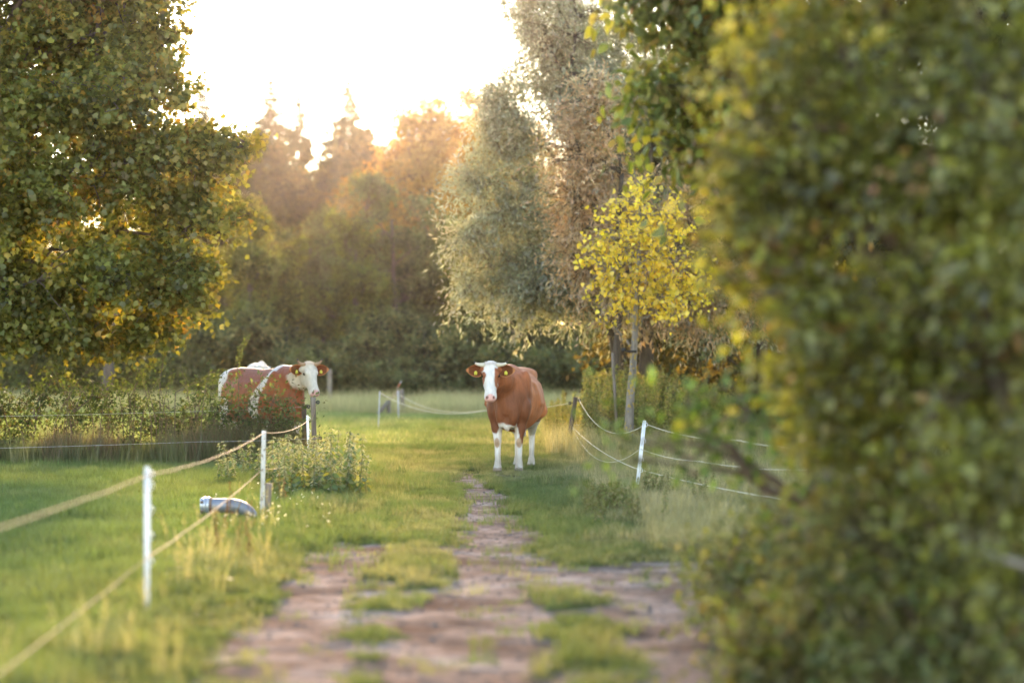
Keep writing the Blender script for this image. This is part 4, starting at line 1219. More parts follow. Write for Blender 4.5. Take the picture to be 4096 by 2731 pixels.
        tf = [np.array([[0, 1, 2], [0, 2, 3], [0, 3, 4], [0, 4, 5], [6, 8, 7], [6, 9, 8], [6, 10, 9], [6, 11, 10]]), np.array([[k, (k + 6), (k + 1) % 6 + 6, (k + 1) % 6] for k in range(6)])]
        to = obj('ear_tag', mesh_np('ear_tag', tv, tf, M['tag']), eo)
        # horn
        h0 = poll + c_ * s * .075 - up * .025 - f_ * .015
        cp = [h0, h0 + c_ * s * .07 + up * (.0 + horn_up * .15), h0 + c_ * s * (.125 - horn_up * .2) + up * (.012 + horn_up * .5) + f_ * .015, h0 + c_ * s * (.160 - horn_up * .35) + up * (.045 + horn_up) + f_ * .03]
        tt = np.linspace(0, 3, 14); cpi = np.stack([np.interp(tt, range(4), np.array(cp)[:, k]) for k in range(3)], -1)
        for _ in range(2): cpi[1:-1] = (cpi[:-2] + 2 * cpi[1:-1] + cpi[2:]) / 4
        rr = np.array([.036, .034, .032, .030, .028, .026, .024, .022, .020, .0175, .015, .0125, .009, .004])
        vv, ff = tubes([(cpi[:12], rr[:12])], 10)
        ho = obj('horn', mesh_np('horn', vv, ff, M[horn_mat], smooth=True), root)
        vv, ff = tubes([(cpi[11:], rr[11:] + .0015)], 10)
        obj('horn_tip', mesh_np('horn_tip', vv, ff, M['horn_tip'], smooth=True), ho)
        # eye
        ec = poll + a_ * .170 - b_ * .048 + c_ * s * .108
        pv, pf = lathe([(0.0005, -.024), (.012, -.021), (.021, -.012), (.024, 0), (.021, .012), (.012, .021), (.0005, .024)], 12)
        obj('eye', mesh_np('eye', pv + ec, pf, M['eye'], smooth=True), root)
    # tuft of curly hair on the poll
    r3 = np.random.default_rng(4); n = 260
    hp2 = poll + c_ * r3.uniform(-.075, .075, (n, 1)) + f_ * r3.uniform(-.03, .045, (n, 1)) + up * r3.uniform(-.035, .012, (n, 1))
    frm = leaf_frames(n, np.zeros((n, 3)), -.6, 0.3, r3, .8)
    hv, hf, kk = leaves_arrays(hp2, frm, .028 * r3.uniform(.6, 1.2, n), LT['narrow'])
    tag(obj('forelock', mesh_np('forelock', hv, hf, M['ear'], tint=np.repeat(np.clip(coat(np.repeat(poll[None], n, 0), np.zeros(n) + .02, np.zeros(n), np.zeros(n), np.zeros(n), np.zeros(n)), 0, 1), kk, 0)), root), kind='stuff')
    return root

def lerp_col(col, new, m):
    m = np.clip(m, 0, 1)[:, None]
    return col * (1 - m) + np.asarray(new) * m

def coat_brown(V, t, b, c, n1, n2):
    x, y, z = V.T
    col = np.repeat(BROWN[None], len(V), 0) * (1 + .35 * n2)[:, None]
    col = lerp_col(col, BROWN * np.array([1.6, 1.9, 2.0]), (.35 + .5 * sstep(1.0, 1.45, z)) * sstep(.62, .30, x + .25 * n2))  # brighter flank and back: light painted into the coat colour
    col = lerp_col(col, BROWN * .42, sstep(.40, .62, x) * sstep(1.42, 1.0, z) * .95)  # chest and neck shade painted into the coat colour
    body = ~((t > -.06) & (np.abs(c) < .2) & (b > -.30))
    fl = (x > .3) & body
    lim = .55 + .16 * n1 + .12 * n2 + .10 * sstep(.17, .10, np.abs(y)) - .16 * sstep(.14, .20, y)
    col = lerp_col(col, WHITE, sstep(.02, -.02, z - lim) * fl)
    col = lerp_col(col, WHITE * np.array([.95, .86, .78]), sstep(.03, -.03, z - (.645 + .16 * n1 + .25 * n2 + .35 * (y - .02))) * fl * (np.abs(y) < .13) * sstep(.45, .55, x))
    knee = ((z - .41) / .075) ** 2 + ((np.abs(y) - .155) / .04) ** 2
    col = lerp_col(col, (0.33, 0.20, 0.11), sstep(1.25, .6, knee) * (x > .62) * .9 * fl)
    hl = (x < -.25) & body
    col = lerp_col(col, WHITE, sstep(.03, -.03, z - (.70 + .18 * n1)) * hl * ((np.abs(y) > .06) | (x < -.6)))
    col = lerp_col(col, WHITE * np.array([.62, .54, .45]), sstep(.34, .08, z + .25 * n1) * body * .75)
    # face
    hd = (~body)
    face = lerp_col(np.repeat(WHITE[None], len(V), 0), BROWN, sstep(-.155, -.19, b + .5 * np.clip(t - .3, 0, 1) + .03 * n1))
    side = sstep(.088, .106, np.abs(c)) * sstep(.12, .08, t)
    face = lerp_col(face, BROWN * .8, side)
    e1 = np.maximum(sstep(.050, .066, c + .02 * n1 - .10 * np.clip(t - .27, 0, 1)) * sstep(.06, .085, t) * sstep(.36, .33, t), 0)
    face = lerp_col(face, BROWN * .8, e1 * (c - .45 * (t - .28) < .095 + 10 * (t < .27)))
    e2 = np.maximum(sstep(1.2, .8, ((t - .185) / .05) ** 2 + ((c + .100) / .034) ** 2), sstep(1.2, .8, ((t - .235) / .045) ** 2 + ((c + .100) / .018) ** 2))
    face = lerp_col(face, BROWN * .75, e2)
    face = face * (1 + .18 * n1)[:, None]
    st = fbm(x * 9 + y * 7, z * 1.3 + x * .8, 51, 3) - .5  # upright streaks of hair sheen, painted into the coat colour below
    col = col * (1 + .85 * st * sstep(.62, .75, z))[:, None]
    col = col * (1 + .25 * n1)[:, None]
    col[hd] = face[hd]
    return np.clip(col, 0.01, .85)

def coat_spotted(V, t, b, c, n1, n2):
    x, y, z = V.T
    col = np.repeat(BROWN[None] * np.array([.80, .75, .8]), len(V), 0) * (1 + .3 * n2)[:, None]
    band = np.abs(x - (.16 + .32 * np.clip((z - .8) / .7, 0, 1.2)) + .05 * n1 + .10 * n2) - (.075 + .05 * n2)
    col = lerp_col(col, WHITE, sstep(.015, -.015, band) * (z > .6))
    col = lerp_col(col, WHITE, sstep(.02, -.02, x + .62 + .10 * n1 + .40 * n2))
    col = lerp_col(col, WHITE, sstep(.02, -.02, z - (.55 + .2 * n1)))
    col = lerp_col(col, WHITE, sstep(.02, -.02, x + .40 + .12 * n1 + .4 * n2 - .3 * (z - .9)) * (z < 1.0))
    col = lerp_col(col, WHITE, sstep(.012, -.012, np.abs(y) - .05 - .05 * n1) * (z > 1.36) * (x > .35))
    body = ~((t > -.08) & (np.abs(c) < .2) & (b > -.30))
    cr = CREAM * (1 + .10 * n1)[:, None]
    col = lerp_col(col, CREAM * .95, sstep(-.40, -.30, b - .25 * n1) * (t > .02) * body * (x > .78))
    col[~body] = cr[~body]
    return np.clip(col, 0.01, .85)

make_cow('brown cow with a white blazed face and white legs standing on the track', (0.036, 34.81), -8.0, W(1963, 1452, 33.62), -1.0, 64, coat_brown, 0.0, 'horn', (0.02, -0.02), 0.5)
cow2 = make_cow('brown and white spotted cow with cream head and upright horns behind the brambles', (-3.99, 38.70), 47.0, W(1238, 1452, 37.9), 30.0, 60, coat_spotted, 0.05, 'horn_brown')
def coat_cream(V, t, b, c, n1, n2):
    return np.clip(np.repeat(CREAM[None], len(V), 0) * (1 + .12 * n1 + .15 * n2)[:, None], .01, .85)
c3 = make_cow('pale cow almost hidden, its cream back showing above the spotted cow', (-4.66, 44.5), 180.0, np.array([-4.66, 45.75, 1.0]), 180.0, 70, coat_cream, 0.05, 'horn_brown')
c3.scale = (1.0, 0.62, 1.06)

# ------------------------------------------------------------------ fence posts, ropes, wires
def white_post(label, px, base_py, top_px, top_py, w=0.030, hooks=(.30, .45, .60, .74), mat='plastic', D=None):
    D = D or FPX * CH / (base_py - HZ)
    b = W(px, base_py, D); t = W(top_px, top_py, D)
    H = np.linalg.norm(t - b)
    root = thing('electric_fence_post', label, 'fence post', (b[0], b[1], 0))
    zx = unit(t - b)
    yx = np.array([0, 1.0, 0]); xx = unit(np.cross(yx, zx)); rot = np.stack([xx, yx, zx], 1)
    pts = []
    v, f = boxes([((0, 0, H * .5 - .05), (w * .5, .004, H * .5 + .05)), ((w * .25, -.008, H * .5 - .05), (.004, .009, H * .5 + .05)), ((-w * .25, -.008, H * .5 - .05), (.004, .009, H * .5 + .05)), ((0.0, -.004, H + .012), (w * .42, .010, .014))])
    obj('shaft', mesh_np('shaft', v @ rot.T, f, M[mat]), root)
    for z in list(hooks) + [H - .02]:
        p = np.array([(w * .4, 0, z - .022), (w * .5 + .014, -.002, z - .02), (w * .5 + .020, -.002, z), (w * .5 + .012, -.002, z + .018), (w * .45, 0, z + .02)])
        v, f = tubes([(p @ rot.T, .0042)], 5)
        obj('hook', mesh_np('hook', v, f, M[mat], smooth=True), root)
    return root, D
white_post('nearest white plastic fence post, out of focus on the left lawn', 590, 2450, 590, 1885, .034)
white_post('white plastic fence post at the nettles beneath the head of the spotted cow', 1238, 1890, 1230, 1668, .034, (.18, .32, .44, .58))
white_post('white plastic fence post leaning right beside the right hand meadow', 2545, 1975, 2577, 1690, .042, (.12, .28, .40, .62))
white_post('slim pale far fence post with the end of the rope in the pasture', 1513, 1735, 1519, 1568, .03, (.4, .7), 'plastic_grey')
white_post('second slim pale far fence post, nearer the wood, beside the wooden brace', 1595, 1690, 1592, 1566, .04, (.4, .7), 'plastic_grey')
white_post('thin pale post beside the grey wooden post with the blue gate handle', 2695, 1770, 2694, 1543, .026, (.5,), 'plastic_grey', D=46.6)

def wood_post(name, label, px, base_py, top_px, top_py, r, mat, D=None, insul=(), square=False, taper=1.0):
    D = D or FPX * CH / (base_py - HZ)
    b = W(px, base_py, D); t = W(top_px, top_py, D)
    root = thing(name, label, 'fence post', (b[0], b[1], 0))
    k = 9
    P = np.linspace(np.array([0, 0, -.15]), t - np.array([b[0], b[1], 0]), k)
    rr = np.full(k, r) * np.linspace(1, taper, k) * (1 + .06 * np.random.default_rng(int(px)).normal(0, 1, k))
    v, f = tubes([(P, rr)], 4 if square else 10)
    obj('shaft', mesh_np('shaft', v, f, M[mat], smooth=not square), root)
    for (ix, iy) in insul:
        c = W(ix, iy, D - .02) - np.array([b[0], b[1], 0])
        ax0 = np.array([P[0][0] + (P[-1][0] - P[0][0]) * (c[2] + .15) / (P[-1][2] + .15), 0, c[2]])
        v1, f1 = tubes([(np.array([ax0, c]), .007)], 6)
        ringp = np.array([c + np.array([.020 * math.cos(q), -.012 * math.sin(q * .5), .022 * math.sin(q)]) for q in np.linspace(0, 6.0, 11)])
        v2, f2 = tubes([(ringp, .011)], 6)
        v, f = merge([(v1, f1), (v2, f2)])
        obj('insulator', mesh_np('insulator', v, f, M['black'], smooth=True), root)
    return root
wood_post('wooden_post', 'slender peeling whitewashed wooden fence post with the rope tied to its top, left lawn', 1048, 2075, 1056, 1722, .021, 'wood_pale')
r_ = wood_post('wooden_stump', 'short weathered grey post stump with rounded top beside the whitewashed post', 1066, 2065, 1076, 1932, .034, 'wood_grey', D=23.35, taper=.95)
v, f = tubes([(np.array([(.036 * math.cos(q), .036 * math.sin(q), .21) for q in np.linspace(0, 6.28, 13)]), .003)], 4); obj('wire_loop', mesh_np('wire_loop', v, f, M['wire']), r_)
PD = 36.0
wood_post('wooden_post', 'dark wooden corner post with black insulators under the muzzle of the spotted cow', 1262, 1866, 1252, 1588, .040, 'wood_grey', D=PD, insul=((1272, 1608), (1281, 1752)))
wood_post('wooden_post', 'half hidden dark post just behind the left white post at the hedge end', 1222, 1870, 1216, 1622, .036, 'wood_dark', D=36.5, insul=((1234, 1626),))
wood_post('wooden_post', 'dark leaning wooden post with pale cords right of the brown cow', 2262, 1802, 2303, 1588, .040, 'wood_dark', insul=((2280, 1612), (2318, 1600), (2288, 1757), (2284, 1781)))
wood_post('wooden_post', 'grey wooden post with black insulators among the weeds beside the young tree', 2668, 1780, 2664, 1544, .048, 'wood_grey', D=47.0, insul=((2680, 1598), (2685, 1658), (2688, 1738), (2688, 1767)))
wood_post('wooden_post', 'tall blurred grey field post in the rough grass right of the spotted cow', 1320, 1650, 1318, 1476, .085, 'wood_grey', D=85)
wood_post('wooden_post', 'short blurred wooden post at the top of the slanting brace by the far gate', 1556, 1662, 1554, 1600, .07, 'wood_grey', D=76)
wood_post('wooden_post', 'blurred wooden gate post next to the second slim far post', 1614, 1660, 1606, 1556, .08, 'wood_grey', D=78)
v, f = tubes([(np.array([W(1502, 1668, 75.6), W(1552, 1606, 75.9)]), .065)], 8)
tag(obj('wooden_brace', mesh_np('wooden_brace', v, f, M['wood_grey'], smooth=True)), 'slanting wooden brace leaning on the short post by the far gate', 'brace')

def cat(pts, sags, n=22):
    out = []
    for (p, q), s in zip(zip(pts[:-1], pts[1:]), sags):
        t = np.linspace(0, 1, n)[:, None]
        w = np.asarray(p) + (np.asarray(q) - np.asarray(p)) * t; w[:, 2] -= (s * 4 * t * (1 - t))[:, 0]
        out.append(w if not out else w[1:])
    return np.concatenate(out)
def line(name, label, catg, pts, sags, rad, mat, group=None):
    P = cat(pts, sags)
    if mat == 'rope':
        r4 = np.random.default_rng(len(P)); P[1:-1] += r4.normal(0, .0012, (len(P) - 2, 3))
    v, f = tubes([(P, rad)], 6)
    return tag(obj(name, mesh_np(name, v, f, M[mat], smooth=True)), label, catg, group)
D1_, D2_, D3_ = 14.1, 23.1, 33.9
line('fence_rope', 'tan upper rope strung along the left fence from post to post', 'rope', [W(-1500, 2540, 5.8), W(604, 1897, D1_), W(1058, 1730, D2_), W(1238, 1678, D3_), W(1264, 1610, PD)], [.03, .05, .06, .10], .0036, 'rope')
line('fence_rope', 'tan lower rope along the left fence, passing in front of the metal pipe', 'rope', [W(-1300, 3650, 5.8), W(604, 2220, D1_), W(1052, 1874, D2_), W(1238, 1815, D3_), W(1280, 1755, PD)], [.02, .03, .07, .02], .0034, 'rope')
line('fence_wire', 'thin upper grey wire running left from the corner post through the brambles', 'wire', [W(1236, 1626, 36.5), W(600, 1650, 36.2), W(-300, 1668, 35.8)], [.01, .01], .0022, 'wire')
line('fence_wire', 'thin lower grey wire crossing low in front of the bramble hedge', 'wire', [W(1278, 1752, 35.9), W(800, 1766, 35.0), W(-300, 1798, 34.0)], [.01, .01], .0028, 'wire')
RP = 43.7; R2_ = 27.9; RT = 46.9
line('fence_rope', 'pale sagging top cord from the leaning dark post to the right white post', 'rope', [W(2314, 1594, RP), W(2573, 1702, R2_)], [.30], .0050, 'cord_pale')
line('fence_rope', 'pale cord leaving the top of the right white post towards the near bushes', 'rope', [W(2588, 1697, R2_), W(2950, 1760, 24), W(3500, 1790, 20)], [.05, .05], .0040, 'cord_pale')
line('fence_rope', 'loose sagging lower cord between the leaning dark post and the right white post', 'rope', [W(2285, 1702, RP), W(2553, 1800, R2_)], [.35], .0045, 'cord_pale')
line('fence_rope', 'middle cord from the right white post into the near bushes', 'rope', [W(2562, 1795, R2_), W(2800, 1845, 25.5), W(3500, 1870, 20)], [.03, .05], .0036, 'cord_pale')
line('fence_rope', 'straight low pale cord crossing behind the right white post and down the meadow edge', 'rope', [W(2285, 1702, RP), W(2540, 1872, 29.0), W(3250, 2015, 21)], [.08, .03], .0052, 'cord_pale')
line('fence_rope', 'slack thin cord from the leaning dark post to the grey post by the young tree', 'rope', [W(2316, 1596, RP), W(2450, 1645, RP + 1), W(2680, 1650, RT)], [.04, .02], .0036, 'cord_pale')
line('fence_wire', 'thin grey wire between the leaning dark post and the grey wooden post', 'wire', [W(2286, 1700, RP), W(2684, 1658, RT)], [.03], .0032, 'wire')
line('fence_rope', 'pale cord crossing the pasture behind the brown cow to the far gate', 'rope', [W(2276, 1612, RP), W(1940, 1642, 48), W(1522, 1572, 55)], [.05, .22], .0055, 'cord_pale')
line('fence_rope', 'second pale cord crossing the pasture a little above the other to the far posts', 'rope', [W(1940, 1640, 48.2), W(1592, 1574, 68)], [.22], .0055, 'cord_pale')
line('fence_rope', 'hanging cord end looped up the leaning dark post', 'rope', [W(2310, 1600, RP - .05), W(2299, 1640, RP - .1), W(2308, 1712, RP - .05), W(2330, 1790, RP)], [0, 0, 0], .0035, 'cord_pale')
line('fence_rope', 'short orange tan rope hanging between the two far slim posts', 'rope', [W(1521, 1570, 55), W(1560, 1588, 60), W(1592, 1548, 66)], [.03, .12], .011, 'rope')
line('fence_rope', 'short orange tan rope from the grey post to the blue gate handle', 'rope', [W(2682, 1597, 46.8), W(2730, 1588, 46.5)], [.03], .009, 'rope')
line('fence_rope', 'tan rope bundle tied down the side of the grey post by the young tree', 'rope', [W(2676, 1545, 46.9), W(2682, 1600, 46.85), W(2687, 1660, 46.85), W(2691, 1735, 46.85)], [0, 0, 0], .013, 'rope')
line('fence_rope', 'slack cord from the thin pale post down to the grey tube handle', 'rope', [W(2699, 1548, 46.6), W(2730, 1584, 46.5), W(2768, 1634, 46.3)], [0, .03], .0045, 'cord_pale')
line('fence_rope', 'pale twisted cord end drooping left from the insulator of the grey post', 'rope', [W(2680, 1598, 46.7), W(2640, 1618, 46.5), W(2613, 1615, 46.4)], [0, .03], .008, 'cord_pale')
def handle(label, a, b_, D, mat, cap):
    root = thing('rope_gate_grip', label, 'gate handle', W(*a, D))
    o0 = W(*a, D); p0 = np.zeros(3); p1 = W(*b_, D) - o0
    v, f = tubes([(np.linspace(p0, p1, 5), [.012, .017, .017, .017, .013])], 8); obj('grip', mesh_np('grip', v, f, M[mat], smooth=True), root)
    v, f = tubes([(np.array([p0 - unit(p1) * .06, p0 + unit(p1) * .02]), [.010, .015])], 8); obj('hook', mesh_np('hook', v, f, M[cap], smooth=True), root)
handle('bright blue gate handle hanging beside the grey wooden post', (2729, 1600), (2722, 1680), 46.5, 'blue', 'black')
handle('grey tube gate handle hanging slantwise right of the blue one', (2768, 1634), (2740, 1674), 46.3, 'plastic_grey', 'plastic_grey')
handle('faded orange red gate handle at the end of the far rope', (1602, 1530), (1592, 1548), 66, 'orange', 'plastic_grey')

# ------------------------------------------------------------------ the metal pipe
PDp = 22.6
o0 = W(806, 2021, PDp)
root = thing('metal_pipe', 'grey metal pipe elbow with a bright coupling lying in the grass behind the lower rope', 'pipe', (o0[0], o0[1], 0))
cpts = np.array([W(a, b_, PDp) for a, b_ in ((846, 2021), (880, 2021), (915, 2021), (945, 2024), (968, 2031), (988, 2044), (1003, 2062), (1013, 2086), (1019, 2125))]) - np.array([o0[0], o0[1], 0])
tt = np.linspace(0, 8, 40); cp = np.stack([np.interp(tt, range(9), cpts[:, k]) for k in range(3)], -1)
for _ in range(4): cp[1:-1] = (cp[:-2] + 2 * cp[1:-1] + cp[2:]) / 4
v, f = tubes([(cp, .068)], 20); obj('pipe_body', mesh_np('pipe_body', v, f, M['steel'], smooth=True), root)
for q in (9, 17):
    v, f = tubes([(cp[q:q + 2] + 0, .0715)], 20); obj('weld_seam', mesh_np('weld_seam', v, f, M['rust'], smooth=True), root)
cz = cpts[0][2]; PXM = PDp / FPX
def ring(name, x0, x1, r, mat, bev=.006):
    a, b_ = (x0 - 806) * PXM, (x1 - 806) * PXM
    v, f = lathe([(r - .03, a), (r - bev, a), (r, a + bev), (r, b_ - bev), (r - bev, b_), (r - .03, b_)], 24, 'x', (0, 0, cz))
    obj(name, mesh_np(name, v, f, M[mat]), root)
ring('pipe_mouth', 804, 818, .074, 'steel_bright'); ring('coupling_ring', 817, 827.5, .083, 'steel_bright'); ring('coupling_ring', 828.5, 840, .083, 'steel_bright'); ring('collar', 840, 851, .074, 'rust')
for th_ in (1.0, 2.2, 4.0, 5.2):
    c = np.array([(811 - 806) * PXM, math.sin(th_) * .076, cz + math.cos(th_) * .076])
    v, f = boxes([(c, (.012, .010, .010))]); obj('coupling_lug', mesh_np('coupling_lug', v, f, M['rust']), root)
v, f = tubes([(np.array([(.0, -.03, cz - .07), (.002, -.035, cz - .10), (.0, -.03, 0.0)]), .004)], 6); obj('support_rod', mesh_np('support_rod', v, f, M['black']), root)

# ------------------------------------------------------------------ tall herbs
def herb(name, cat_, H, n_pairs, leaf, tmpl, greens, seed, tassel=None, side=0, droop=.9, stems=1, spread=.05):
    r2 = np.random.default_rng(seed)
    root = thing(name, None, cat_)
    ps, P, A, TP = [], [], [], []
    for s in range(stems):
        b = np.array([r2.normal(0, spread), r2.normal(0, spread), -.02]) if stems > 1 else np.array([0, 0, -.02])
        h = H * r2.uniform(.7, 1.05); t_ = b + np.array([r2.normal(0, .07) * h, r2.normal(0, .07) * h, h])
        c = curve(b, t_, 0, 8, r2, .015); ps.append((c, np.linspace(.0045, .0018, 8)))
        tt = np.linspace(.18, 1, n_pairs)
        for k, q in enumerate(tt):
            p = np.array([np.interp(q * 7, range(8), c[:, j]) for j in range(3)])
            az = k * 1.57 + r2.normal(0, .4)
            for w in (0, math.pi):
                d = np.array([math.cos(az + w), math.sin(az + w), .1])
                P.append(p + d * .012); A.append((d, 1.15 - .75 * q))
            if side and q > .3:
                for w in range(side):
                    a2 = r2.uniform(0, 6.28); L = h * .16 * (1.15 - q) * r2.uniform(.6, 1.3)
                    e = p + np.array([math.cos(a2) * L, math.sin(a2) * L, L * 1.1]); ps.append((np.linspace(p, e, 3), np.array([.0022, .0016, .001])))
                    for z in np.linspace(.3, 1, 5):
                        P.append(p + (e - p) * z); A.append((unit(r2.normal(0, 1, 3)), .55))
            if tassel and q > .5:
                for w in range(5):
                    a2 = r2.uniform(0, 6.28); TP.append((p, a2))
    v, f = tubes(ps, 4, cap=False)
    me = mesh_np('stem', v, f, M['plant'], tint=np.repeat(np.array([[.13, .115, .05]]), len(v), 0)); obj('stem', me, root)
    P = np.array(P); n = len(P); ax = np.array([a[0] for a in A]); sz = leaf * np.array([a[1] for a in A]) * r2.uniform(.8, 1.2, n)
    fr = leaf_frames(n, ax * 1.6, droop, .8, r2, .25)
    col = palette_pick(greens, n, r2) * r2.uniform(.8, 1.2, (n, 1))
    add_foliage(root, 'foliage', P, fr, sz, col, LT[tmpl], M['plant'])
    if tassel:
        n = len(TP); P = np.array([t[0] for t in TP]); ax = np.array([[math.cos(t[1]), math.sin(t[1]), -.2] for t in TP])
        fr = leaf_frames(n, ax, .6, .3, r2, .3)
        V, F, k = leaves_arrays(P, fr, .055 * r2.uniform(.6, 1.3, n), LT['narrow'])
        tag(obj('tassels', mesh_np('tassels', V, F, M['plant'], tint=np.repeat(np.repeat(np.array([tassel]), n, 0) * r2.uniform(.8, 1.2, (n, 1)), k, 0)), root), kind='stuff')
    return root

def plant_many(protos_, spots, label, group):
    """spots: (x, y, scale)"""
    for i, (x, y, s) in enumerate(spots):
        k = i % len(protos_)
        if i < len(protos_):
            o = protos_[k]; o.location = (x, y, 0); o.rotation_euler = (0, 0, RNG.uniform(0, 6.28)); o.scale = (s, s, s * RNG.uniform(.85, 1.15)); o['label'] = label; o['group'] = group
        else:
            dup(protos_[k], (x, y, 0), RNG.uniform(0, 6.28), (s, s, s * RNG.uniform(.85, 1.15)), label, group)

def spots_px(n, poly, smin, smax):
    """points on the ground inside a quadrilateral given by photo rows: (py0, px0a, px0b), (py1, px1a, px1b)"""
    (y0, a0, b0), (y1, a1, b1) = poly
    d0, d1 = FPX * CH / (y0 - HZ), FPX * CH / (y1 - HZ)
    out = []
    for _ in range(n):
        d = RNG.uniform(min(d0, d1), max(d0, d1)); py = HZ + FPX * CH / d; q = (py - y0) / (y1 - y0)
        px = RNG.uniform(a0 + (a1 - a0) * q, b0 + (b1 - b0) * q)
        out.append(((px - 2048) / FPX * d, d, RNG.uniform(smin, smax)))
    return out
ng_ = [(0.085, 0.125, 0.040), (0.11, 0.145, 0.05), (0.13, 0.15, 0.055), (0.07, 0.11, 0.055), (0.18, 0.18, 0.05)]
nett = [herb('nettle', 'nettle', .62, 11, .085, 'oval', ng_, 200 + s, tassel=(0.27, 0.27, 0.17), stems=2, spread=.06) for s in range(4)]
LN = 'grey green nettle with hanging seed tassels in the clump around the left white post'; GN_ = 'nettles around the left white post'
plant_many(nett, spots_px(70, ((1910, 1080, 1440), (2020, 1130, 1450)), .75, 1.2) + spots_px(34, ((1890, 860, 1240), (1960, 880, 1160)), .6, 1.05), LN, GN_)
wg = [(0.21, 0.215, 0.07), (0.26, 0.23, 0.09), (0.17, 0.20, 0.065), (0.34, 0.27, 0.11), (0.30, 0.30, 0.08)]
weed = [herb('tall_weed', 'weed', 1.15, 15, .085, 'ovate', wg, 220 + s, side=3, stems=4, spread=.16) for s in range(4)]
sp = spots_px(110, ((1745, 2300, 2900), (1805, 2320, 2760)), .7, 1.15) + spots_px(26, ((1750, 2190, 2330), (1780, 2200, 2320)), .4, .7) + spots_px(60, ((1745, 2400, 2680), (1785, 2420, 2640)), .95, 1.3)
plant_many(weed, sp, 'tall tan green weed in the mound beneath the young yellow tree', 'tall weeds under the young tree')
weed2 = [herb('low_weed', 'weed', .34, 9, .045, 'ovate', [(0.15, 0.18, 0.06), (0.18, 0.19, 0.07), (0.22, 0.19, 0.09)], 240 + s, side=2, stems=3, spread=.08) for s in range(3)]
plant_many(weed2, spots_px(12, ((2040, 2380, 2560), (2110, 2400, 2600)), .8, 1.2) + spots_px(16, ((1960, 2540, 2780), (2040, 2620, 2850)), .7, 1.1), 'low dark weed in the right hand verge near the white post', 'low weeds in the right verge')
dockc = [(0.20, 0.085, 0.04), (0.15, 0.07, 0.035), (0.26, 0.15, 0.05)]
dead = [herb('dead_dock_stem', 'dried plant', .55, 12, .028, 'ovate', dockc, 260 + s, side=3, stems=1) for s in range(3)]
sp = [(*G(a, b_), s) for a, b_, s in ((868, 2230, .75), (905, 2150, .6), (925, 2120, .75), (985, 2190, .6), (1000, 2260, .7), (1072, 2140, .45), (1010, 2150, .6), (838, 2200, .5), (860, 2250, .7), (1130, 2040, .65), (1150, 2050, .6), (1115, 2035, .6), (955, 2250, .55), (2790, 2010, .6), (2830, 2030, .6))]
plant_many(dead, sp, 'dried rusty brown dock stem rising from the grass by the fence', 'dried dock stems')
def dock(seed):
    r2 = np.random.default_rng(seed); root = thing('dock_plant', None, 'dock')
    for k in range(9):
        az = k * .72 + r2.normal(0, .2); L = r2.uniform(.20, .34); el = r2.uniform(.35, .95)
        d = np.array([math.cos(az) * math.cos(el), math.sin(az) * math.cos(el), math.sin(el)]); u = np.array([-math.sin(az), math.cos(az), 0]); nn = np.cross(u, d)
        V, F = [], []
        for j in range(7):
            t_ = j / 6; w = .30 * L * math.sin(math.pi * min(1, t_ * .93 + .07)) ** .8
            c = d * L * t_ + np.array([0, 0, -1]) * L * .55 * t_ ** 2
            V += [c - u * w + nn * w * .25, c, c + u * w + nn * w * .25]
            if j:
                i0 = 3 * (j - 1); F += [[i0, i0 + 1, i0 + 4, i0 + 3], [i0 + 1, i0 + 2, i0 + 5, i0 + 4]]
        col = palette_pick([(0.05, 0.105, 0.025), (0.065, 0.12, 0.03)], 1, r2)
        obj('leaf', mesh_np('leaf', np.array(V), np.array(F), M['plant'], smooth=True, tint=np.repeat(col, len(V), 0)), root)
    return root
docks = [dock(300 + s) for s in range(2)]
plant_many(docks, [(*G(720, 2330), 1.0), (*G(820, 2345), .9), (*G(650, 2340), .8), (*G(770, 2300), .8), (*G(450, 2120), .5)], 'broad leaved dark green dock plant in the lawn right of the nearest white post', 'dock plants in the lawn')
# white clover heads by the pipe
P = np.array([[*G(a, b_), 0] for a, b_ in zip(RNG.uniform(860, 1330, 90), RNG.uniform(1985, 2150, 90))]); P[:, 2] = RNG.uniform(.05, .16, len(P))
fr = leaf_frames(len(P) * 5, np.zeros((len(P) * 5, 3)), -.3, .3, RNG, 1.0)
V, F, k = leaves_arrays(np.repeat(P, 5, 0), fr, np.full(len(P) * 5, .016), LT['ovate'])
tag(obj('clover_flowers', mesh_np('clover_flowers', V, F, M['plant'], tint=np.repeat(np.array([[.62, .60, .58]]), len(V), 0))), kind='stuff')
# clods and little stones on the bare earth
x, y = wedge(18000, 10.3, 30, .3); dm = dirt(x, y); kx = (dm > .45) & (np.abs(x + .1) < 3.0)
x, y = x[kx], y[kx]; hs = RNG.uniform(.25, 1.0, len(x)) ** 2 * 1.6
def clod(seed):
    r2 = np.random.default_rng(seed)
    v = np.array([(1, 0, 0), (.5, .87, 0), (-.5, .87, 0), (-1, 0, 0), (-.5, -.87, 0), (.5, -.87, 0), (.3, .1, .6), (-.3, -.1, .55)]) * r2.uniform(.7, 1.3, (8, 3)) * .014
    f = np.array([[0, 1, 6], [1, 2, 6], [2, 7, 6], [2, 3, 7], [3, 4, 7], [4, 5, 7], [5, 6, 7], [5, 0, 6]])
    return mesh_np('clod', v, f, M['clod'])
M['clod'] = rough_mat('earth_clod', (0.07, 0.048, 0.036), (0.19, 0.14, 0.11), 30, 0.95, bump=0.0)
scatter('earth_clods', np.stack([x, y, height(x, y) - .036], -1), np.stack([hs, hs, hs], -1), np.full((len(x), 3), .1), [clod(k) for k in range(4)], seed=9)
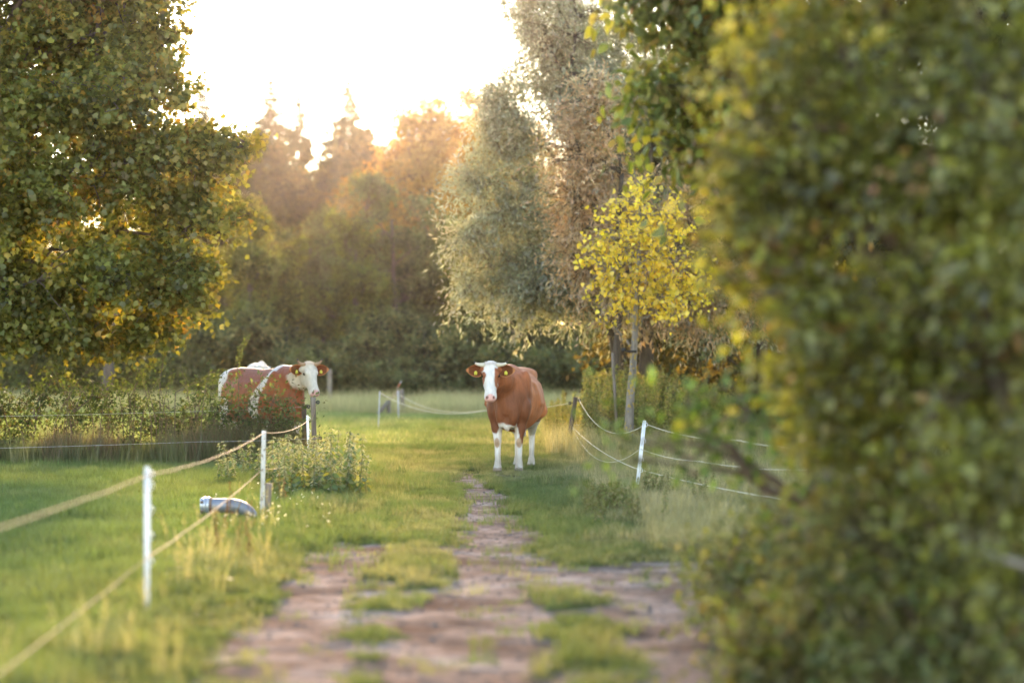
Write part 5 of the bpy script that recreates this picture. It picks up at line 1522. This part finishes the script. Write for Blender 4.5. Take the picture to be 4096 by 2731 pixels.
# rough grass round the weeds on the right
x = np.array([q[0] for q in spots_px(700, ((1745, 2200, 3000), (1850, 2230, 2900)), 1, 1)]); y = 1.0 * RNG.uniform(39, 51, len(x))
hs = RNG.uniform(.35, .75, len(x))
scatter('rough_grass', np.stack([x, y, np.zeros_like(x)], -1), np.stack([hs, hs, hs], -1), mixc(OLIVE, DRY, RNG.uniform(0, .9, len(x))) * RNG.uniform(.85, 1.3, (len(x), 1)), T_tall, seed=10)
# brown dead grass thatch at the foot of the bramble hedge
x = RNG.uniform(-9.2, -3.05, 1100); y = 36.3 + RNG.normal(0, .45, 1100)
kf = sstep(.44, .62, fbm(x * 1.1, y * .5, 77, 2)); kx = kf > RNG.uniform(.05, .8, len(x))
x, y = x[kx], y[kx]; hs = RNG.uniform(.2, 1.0, len(x)) ** 1.5 * (.25 + .75 * kf[kx])
scatter('dead_grass_thatch', np.stack([x, y, np.zeros_like(x)], -1), np.stack([hs * .9, hs * .9, hs], -1), np.array([.17, .125, .075]) * RNG.uniform(.6, 1.3, (len(x), 1)), T_tall, seed=8)

x = RNG.uniform(-9.2, -3.0, 1500); y = 36.4 + RNG.normal(0, .6, 1500)
hs = RNG.uniform(.15, .75, len(x)) * (.4 + fbm(x * 1.6, y, 79, 2))
x4 = RNG.uniform(-4.75, -3.15, 420); y4 = 36.15 + RNG.normal(0, .3, 420); h4 = RNG.uniform(.45, 1.1, 420) * (.5 + .6 * fbm(x4 * 3, y4, 80, 2))
scatter('tangled_dead_grass', np.stack([x4, y4, np.zeros_like(x4)], -1), np.stack([h4, h4, h4], -1), mixc(np.array([.13, .09, .05]), np.array([.09, .10, .04]), RNG.uniform(0, 1, 420)) * RNG.uniform(.6, 1.3, (420, 1)), T_tall, seed=12)
scatter('hedge_foot_grass', np.stack([x, y, np.zeros_like(x)], -1), np.stack([hs * .9, hs * .9, hs], -1), mixc(GREEN * .8, OLIVE * .8, RNG.uniform(0, 1, len(x))) * RNG.uniform(.6, 1.2, (len(x), 1)), T_tall, seed=11)

# ------------------------------------------------------------------ haze over the pasture
me = bpy.data.meshes.new('haze')
v, f = boxes([((0, 140, 16.0), (190, 200, 17.2))])
me.from_pydata([tuple(a) for a in v], [], [tuple(int(i) for i in a) for a in f]); me.update()
hz = tag(obj('haze', me), kind='stuff')
m, nt, out = new_mat('haze')
pv = nt.nodes.new('ShaderNodeVolumePrincipled')
pv.inputs['Density'].default_value = HAZE
pv.inputs['Color'].default_value = (0.98, 0.86, 0.84, 1)
pv.inputs['Anisotropy'].default_value = 0.945
nt.links.new(pv.outputs[0], out.inputs['Volume'])
me.materials.append(m)
